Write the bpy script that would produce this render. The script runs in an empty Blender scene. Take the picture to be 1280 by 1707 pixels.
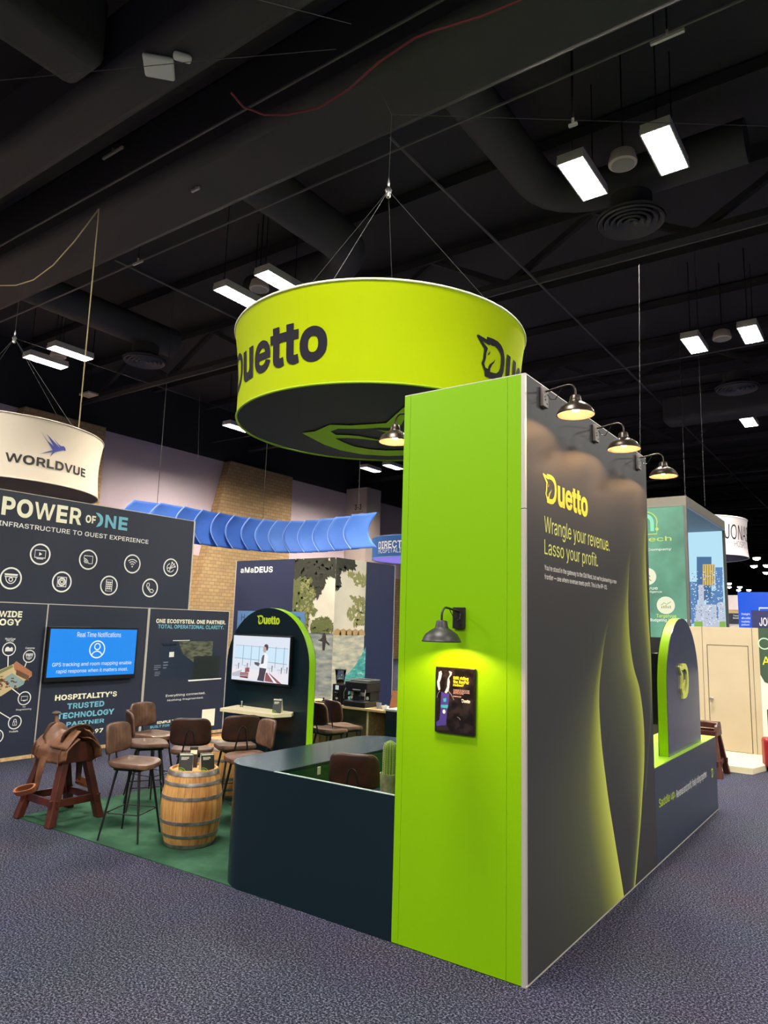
import bpy, bmesh, math, random
from math import sin, cos, pi, radians, sqrt, atan2, hypot, exp
from mathutils import Vector, Matrix
from mathutils.geometry import tessellate_polygon

random.seed(7)
SC = bpy.context.scene
COL = SC.collection

# ------------------------------------------------------------------ camera
IW, IH = 1280.0, 1707.0
F, YAW, PITCH, ROLL, CH = 1192.118, -0.62353284, 0.15495555, 0.02946696, 2.16
_fw = Vector((sin(YAW) * cos(PITCH), cos(YAW) * cos(PITCH), sin(PITCH)))
_r0 = Vector((cos(YAW), -sin(YAW), 0))
_u0 = _r0.cross(_fw)
_R = _r0 * cos(ROLL) + _u0 * sin(ROLL)
_U = -_r0 * sin(ROLL) + _u0 * cos(ROLL)
EYE = Vector((0, 0, CH))

cam_data = bpy.data.cameras.new('camera')
cam_data.sensor_fit = 'VERTICAL'
cam_data.sensor_height = 36.0
cam_data.lens = 36.0 * F / IH
cam_data.clip_end = 400
cam = bpy.data.objects.new('camera', cam_data)
COL.objects.link(cam)
cam.matrix_world = Matrix(((_R.x, _U.x, -_fw.x, 0), (_R.y, _U.y, -_fw.y, 0), (_R.z, _U.z, -_fw.z, CH), (0, 0, 0, 1)))
SC.camera = cam

# ------------------------------------------------------------------ world, view and the hall's own light
w = bpy.data.worlds.new('hall_air'); SC.world = w; w.use_nodes = True
w.node_tree.nodes['Background'].inputs[0].default_value = (0.75, 0.78, 1.0, 1)
w.node_tree.nodes['Background'].inputs[1].default_value = 0.05
SC.view_settings.view_transform = 'Standard'
SC.view_settings.look = 'None'
SC.view_settings.exposure = 0.0
SC.view_settings.gamma = 1.0
SC.view_settings.use_curve_mapping = False
FIXTURE = 740.0          # radiance of the hall's ceiling fixtures
WARM_BULB = 780.0         # watts of each warm wall lamp
HALL_AREA = 730.0       # watts of one bank of fixtures over the aisles behind the camera

def bank(x, y, sx, sy, watts):
    """One bank of the same ceiling fixtures over the aisles out of the frame."""
    d = bpy.data.lights.new('ceiling_bank', 'AREA'); d.shape = 'RECTANGLE'; d.size = sx; d.size_y = sy
    d.energy = watts; d.color = (1.0, 0.95, 0.87)
    o = bpy.data.objects.new('ceiling_bank', d); COL.objects.link(o); o.location = (x, y, 9.45)
for x, y in ((-12, 2.6), (-3.3, 2.6), (5.3, 2.6), (14, 2.6), (-12, -6.2), (-3.3, -6.2), (5.3, -6.2), (14, -6.2), (5.3, 11.3), (5.3, 20), (14, 11.3), (-3.3, -15), (5.3, -15), (-20.7, 2.6), (-20.7, -6.2), (14, 20), (5.3, 29)):
    bank(x, y, 1.9, 1.2, HALL_AREA)

# ------------------------------------------------------------------ from a picture point to the plane it lies on
def ray(px, py):
    return _fw + _R * ((px - IW / 2) / F) - _U * ((py - IH / 2) / F)
def at_x(px, py, X):
    d = ray(px, py); return EYE + d * (X / d.x)
def at_y(px, py, Y):
    d = ray(px, py); return EYE + d * (Y / d.y)
def at_z(px, py, Z):
    d = ray(px, py); return EYE + d * ((Z - CH) / d.z)
def at_cyl(px, py, cx, cy, R):
    d = ray(px, py); a = d.x ** 2 + d.y ** 2; b = -2 * (cx * d.x + cy * d.y); c = cx * cx + cy * cy - R * R
    t = (-b - sqrt(max(b * b - 4 * a * c, 0))) / (2 * a)
    return atan2(t * d.y - cy, t * d.x - cx), CH + t * d.z

# ------------------------------------------------------------------ materials
def lin(c):
    return tuple((x / 255 / 12.92) if x / 255 <= 0.04045 else ((x / 255 + 0.055) / 1.055) ** 2.4 for x in c)
MATS = {}
def mat(name, rgb, rough=0.5, metal=0.0, emit=0.0, spec=0.5, raw=False, sheen=0, coat=0):
    if name in MATS: return MATS[name]
    m = bpy.data.materials.new(name); m.use_nodes = True
    b = m.node_tree.nodes['Principled BSDF']
    c = rgb if raw else lin(rgb)
    b.inputs['Base Color'].default_value = (*c, 1)
    b.inputs['Roughness'].default_value = rough
    b.inputs['Metallic'].default_value = metal
    b.inputs['Specular IOR Level'].default_value = spec
    if coat: b.inputs['Coat Weight'].default_value = coat; b.inputs['Coat Roughness'].default_value = 0.15
    if emit:
        b.inputs['Emission Color'].default_value = (*c, 1); b.inputs['Emission Strength'].default_value = emit
        b.inputs['Base Color'].default_value = (0, 0, 0, 1)
    m.diffuse_color = (*c, 1)
    MATS[name] = m
    return m
def nodes(m):
    nt = m.node_tree; return nt, nt.nodes, nt.links, nt.nodes['Principled BSDF']
def speckle(m, stops, scale, detail=2.0, coords='Object', stretch=(1, 1, 1), bump=0.0, dist=0.0, rough=None):
    """Colour a material with noise: stops = [(pos, rgb255), ...]."""
    nt, N, L, b = nodes(m)
    tc = N.new('ShaderNodeTexCoord'); mp = N.new('ShaderNodeMapping'); mp.inputs['Scale'].default_value = stretch
    nz = N.new('ShaderNodeTexNoise'); nz.inputs['Scale'].default_value = scale; nz.inputs['Detail'].default_value = detail
    nz.inputs['Distortion'].default_value = dist
    cr = N.new('ShaderNodeValToRGB'); e = cr.color_ramp.elements
    while len(e) < len(stops): e.new(0.5)
    for i, (p_, c) in enumerate(stops): e[i].position = p_; e[i].color = (*lin(c), 1)
    L.new(tc.outputs[coords], mp.inputs[0]); L.new(mp.outputs[0], nz.inputs['Vector']); L.new(nz.outputs['Fac'], cr.inputs[0])
    L.new(cr.outputs[0], b.inputs['Base Color'])
    if bump:
        bp = N.new('ShaderNodeBump'); bp.inputs['Strength'].default_value = bump; bp.inputs['Distance'].default_value = 0.01
        L.new(nz.outputs['Fac'], bp.inputs['Height']); L.new(bp.outputs[0], b.inputs['Normal'])
    return m

# ------------------------------------------------------------------ mesh building
class MB:
    def __init__(s): s.v = []; s.f = []; s.mi = []; s.cur = 0
    def add(s, vs, fs):
        o = len(s.v); s.v += [tuple(v) for v in vs]; s.f += [tuple(i + o for i in f) for f in fs]; s.mi += [s.cur] * len(fs); return s
    def box(s, x0, x1, y0, y1, z0, z1):
        return s.add([(x, y, z) for x in (x0, x1) for y in (y0, y1) for z in (z0, z1)],
                     [(0, 1, 3, 2), (4, 6, 7, 5), (0, 4, 5, 1), (2, 3, 7, 6), (0, 2, 6, 4), (1, 5, 7, 3)])
    def obox(s, c, ax, ay, az, hx, hy, hz):
        c = Vector(c); ax = Vector(ax).normalized(); ay = Vector(ay).normalized(); az = Vector(az).normalized()
        return s.add([c + ax * (i * hx) + ay * (j * hy) + az * (k * hz) for i in (-1, 1) for j in (-1, 1) for k in (-1, 1)],
                     [(0, 1, 3, 2), (4, 6, 7, 5), (0, 4, 5, 1), (2, 3, 7, 6), (0, 2, 6, 4), (1, 5, 7, 3)])
    def bar(s, a, b, w_, h_, up=(0, 0, 1)):
        a = Vector(a); b = Vector(b); d = (b - a); l = d.length; d.normalize()
        u = Vector(up); x = d.cross(u)
        if x.length < 1e-4: x = d.cross(Vector((1, 0, 0)))
        x.normalize(); y = x.cross(d)
        return s.obox((a + b) / 2, d, x, y, l / 2, w_ / 2, h_ / 2)
    def tube(s, pts, r, n=8, closed=False, cap=True):
        pts = [Vector(p_) for p_ in pts]; m = len(pts); rings = []
        rr = r if isinstance(r, (list, tuple)) else [r] * m
        px = None; o = len(s.v)
        for i, p_ in enumerate(pts):
            if closed: d = pts[(i + 1) % m] - pts[i - 1]
            else: d = pts[min(i + 1, m - 1)] - pts[max(i - 1, 0)]
            d.normalize()
            if px is None:
                px = d.orthogonal().normalized()
            else:
                px = (px - d * px.dot(d))
                px = px.normalized() if px.length > 1e-6 else d.orthogonal().normalized()
            py = d.cross(px)
            rings.append([p_ + (px * cos(2 * pi * k / n) + py * sin(2 * pi * k / n)) * rr[i] for k in range(n)])
        vs = [v for g in rings for v in g]; fs = []
        for i in range(m if closed else m - 1):
            j = (i + 1) % m
            for k in range(n):
                fs.append((i * n + k, i * n + (k + 1) % n, j * n + (k + 1) % n, j * n + k))
        if cap and not closed:
            fs.append(tuple(range(n))[::-1]); fs.append(tuple((m - 1) * n + k for k in range(n)))
        return s.add(vs, fs)
    def lathe(s, prof, n=32, c=(0, 0, 0), cap=True):
        vs = []; fs = []; m = len(prof)
        for r, z in prof:
            for k in range(n):
                vs.append((c[0] + r * cos(2 * pi * k / n), c[1] + r * sin(2 * pi * k / n), c[2] + z))
        for i in range(m - 1):
            for k in range(n):
                fs.append((i * n + k, i * n + (k + 1) % n, (i + 1) * n + (k + 1) % n, (i + 1) * n + k))
        if cap:
            if prof[0][0] > 1e-5: fs.append(tuple(range(n))[::-1])
            if prof[-1][0] > 1e-5: fs.append(tuple((m - 1) * n + k for k in range(n)))
        return s.add(vs, fs)
    def prism(s, poly, fn, d0, d1):
        """poly: 2-D outline; fn(u, v, d) -> point; a solid between depths d0 and d1."""
        n = len(poly); vs = [fn(u, v, d0) for u, v in poly] + [fn(u, v, d1) for u, v in poly]
        fs = [(i, (i + 1) % n, n + (i + 1) % n, n + i) for i in range(n)]
        tr = tessellate_polygon([[Vector((u, v, 0)) for u, v in poly]])
        fs += [tuple(t) for t in tr] + [tuple(n + i for i in t[::-1]) for t in tr]
        return s.add(vs, fs)
    def flat(s, loops, fn, d=0.0):
        """a filled 2-D shape with holes on a surface."""
        pts = [q for l in loops for q in l]
        tr = tessellate_polygon([[Vector((u, v, 0)) for u, v in l] for l in loops])
        return s.add([fn(u, v, d) for u, v in pts], [tuple(t) for t in tr])
    def grid(s, fn, nu, nv, cu=False, cv=False):
        vs = [fn(i / (nu if cu else nu - 1), j / (nv if cv else nv - 1)) for i in range(nu) for j in range(nv)]; fs = []
        for i in range(nu if cu else nu - 1):
            for j in range(nv if cv else nv - 1):
                a, b = (i + 1) % nu, (j + 1) % nv
                fs.append((i * nv + j, a * nv + j, a * nv + b, i * nv + b))
        return s.add(vs, fs)
    def build(s, name, m, parent=None, smooth=False, bevel=0, solid=0, loc=None, fix=True, sub=0, bseg=2, soff=-1):
        me = bpy.data.meshes.new(name); me.from_pydata(s.v, [], s.f); me.update()
        mats = m if isinstance(m, (list, tuple)) else [m]
        for q in mats: me.materials.append(q)
        if len(mats) > 1: me.polygons.foreach_set('material_index', s.mi)
        if fix:
            bm = bmesh.new(); bm.from_mesh(me); bmesh.ops.recalc_face_normals(bm, faces=bm.faces); bm.to_mesh(me); bm.free()
        if smooth:
            me.polygons.foreach_set('use_smooth', [True] * len(me.polygons))
        o = bpy.data.objects.new(name, me); COL.objects.link(o)
        if parent: o.parent = parent
        if loc: o.location = loc
        if solid:
            md = o.modifiers.new('solid', 'SOLIDIFY'); md.thickness = solid; md.offset = soff
        if bevel:
            md = o.modifiers.new('bevel', 'BEVEL'); md.width = bevel; md.segments = bseg; md.limit_method = 'ANGLE'; md.angle_limit = radians(40)
            if smooth is not True:
                me.polygons.foreach_set('use_smooth', [False] * len(me.polygons))
        if sub:
            md = o.modifiers.new('sub', 'SUBSURF'); md.levels = sub; md.render_levels = sub
        if smooth and not sub:
            try:
                me.set_sharp_from_angle(angle=radians(38))
            except Exception: pass
        return o
def thing(name, label, cat, loc=(0, 0, 0), rz=0, group=None):
    o = bpy.data.objects.new(name, None); COL.objects.link(o); o.location = loc; o.rotation_euler = (0, 0, rz)
    o.empty_display_size = 0.1
    o['label'] = label; o['category'] = cat
    if group: o['group'] = group
    return o
def tag(o, label, cat, group=None, kind=None):
    o['label'] = label; o['category'] = cat
    if group: o['group'] = group
    if kind: o['kind'] = kind
    return o
def struct(o, label=None):
    o['kind'] = 'structure'
    if label: o['label'] = label
    return o
def dup(root, loc, rz, label, group=None):
    r = root.copy(); COL.objects.link(r); r.location = loc; r.rotation_euler = (0, 0, rz); r['label'] = label
    if group: r['group'] = group
    for ch in list(root.children):
        c = ch.copy(); COL.objects.link(c); c.parent = r
        for g in ch.children:
            d = g.copy(); COL.objects.link(d); d.parent = c
    return r
# frames: (u, v, depth) -> point.  u runs to the right as seen by somebody facing the surface, v up, depth out of it
def fx(X, sign=1):                       # surface facing +X: u = y
    return lambda u, v, d=0.0: Vector((X + d * sign, u, v))
def fy(Y):                               # surface facing -Y: u = x
    return lambda u, v, d=0.0: Vector((u, Y - d, v))
def fcyl(cx, cy, R0):                    # drum: u = angle * R
    return lambda u, v, d=0.0: Vector((cx + (R0(v) + d) * cos(u), cy + (R0(v) + d) * sin(u), v))

# ------------------------------------------------------------------ lettering
import json
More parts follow.
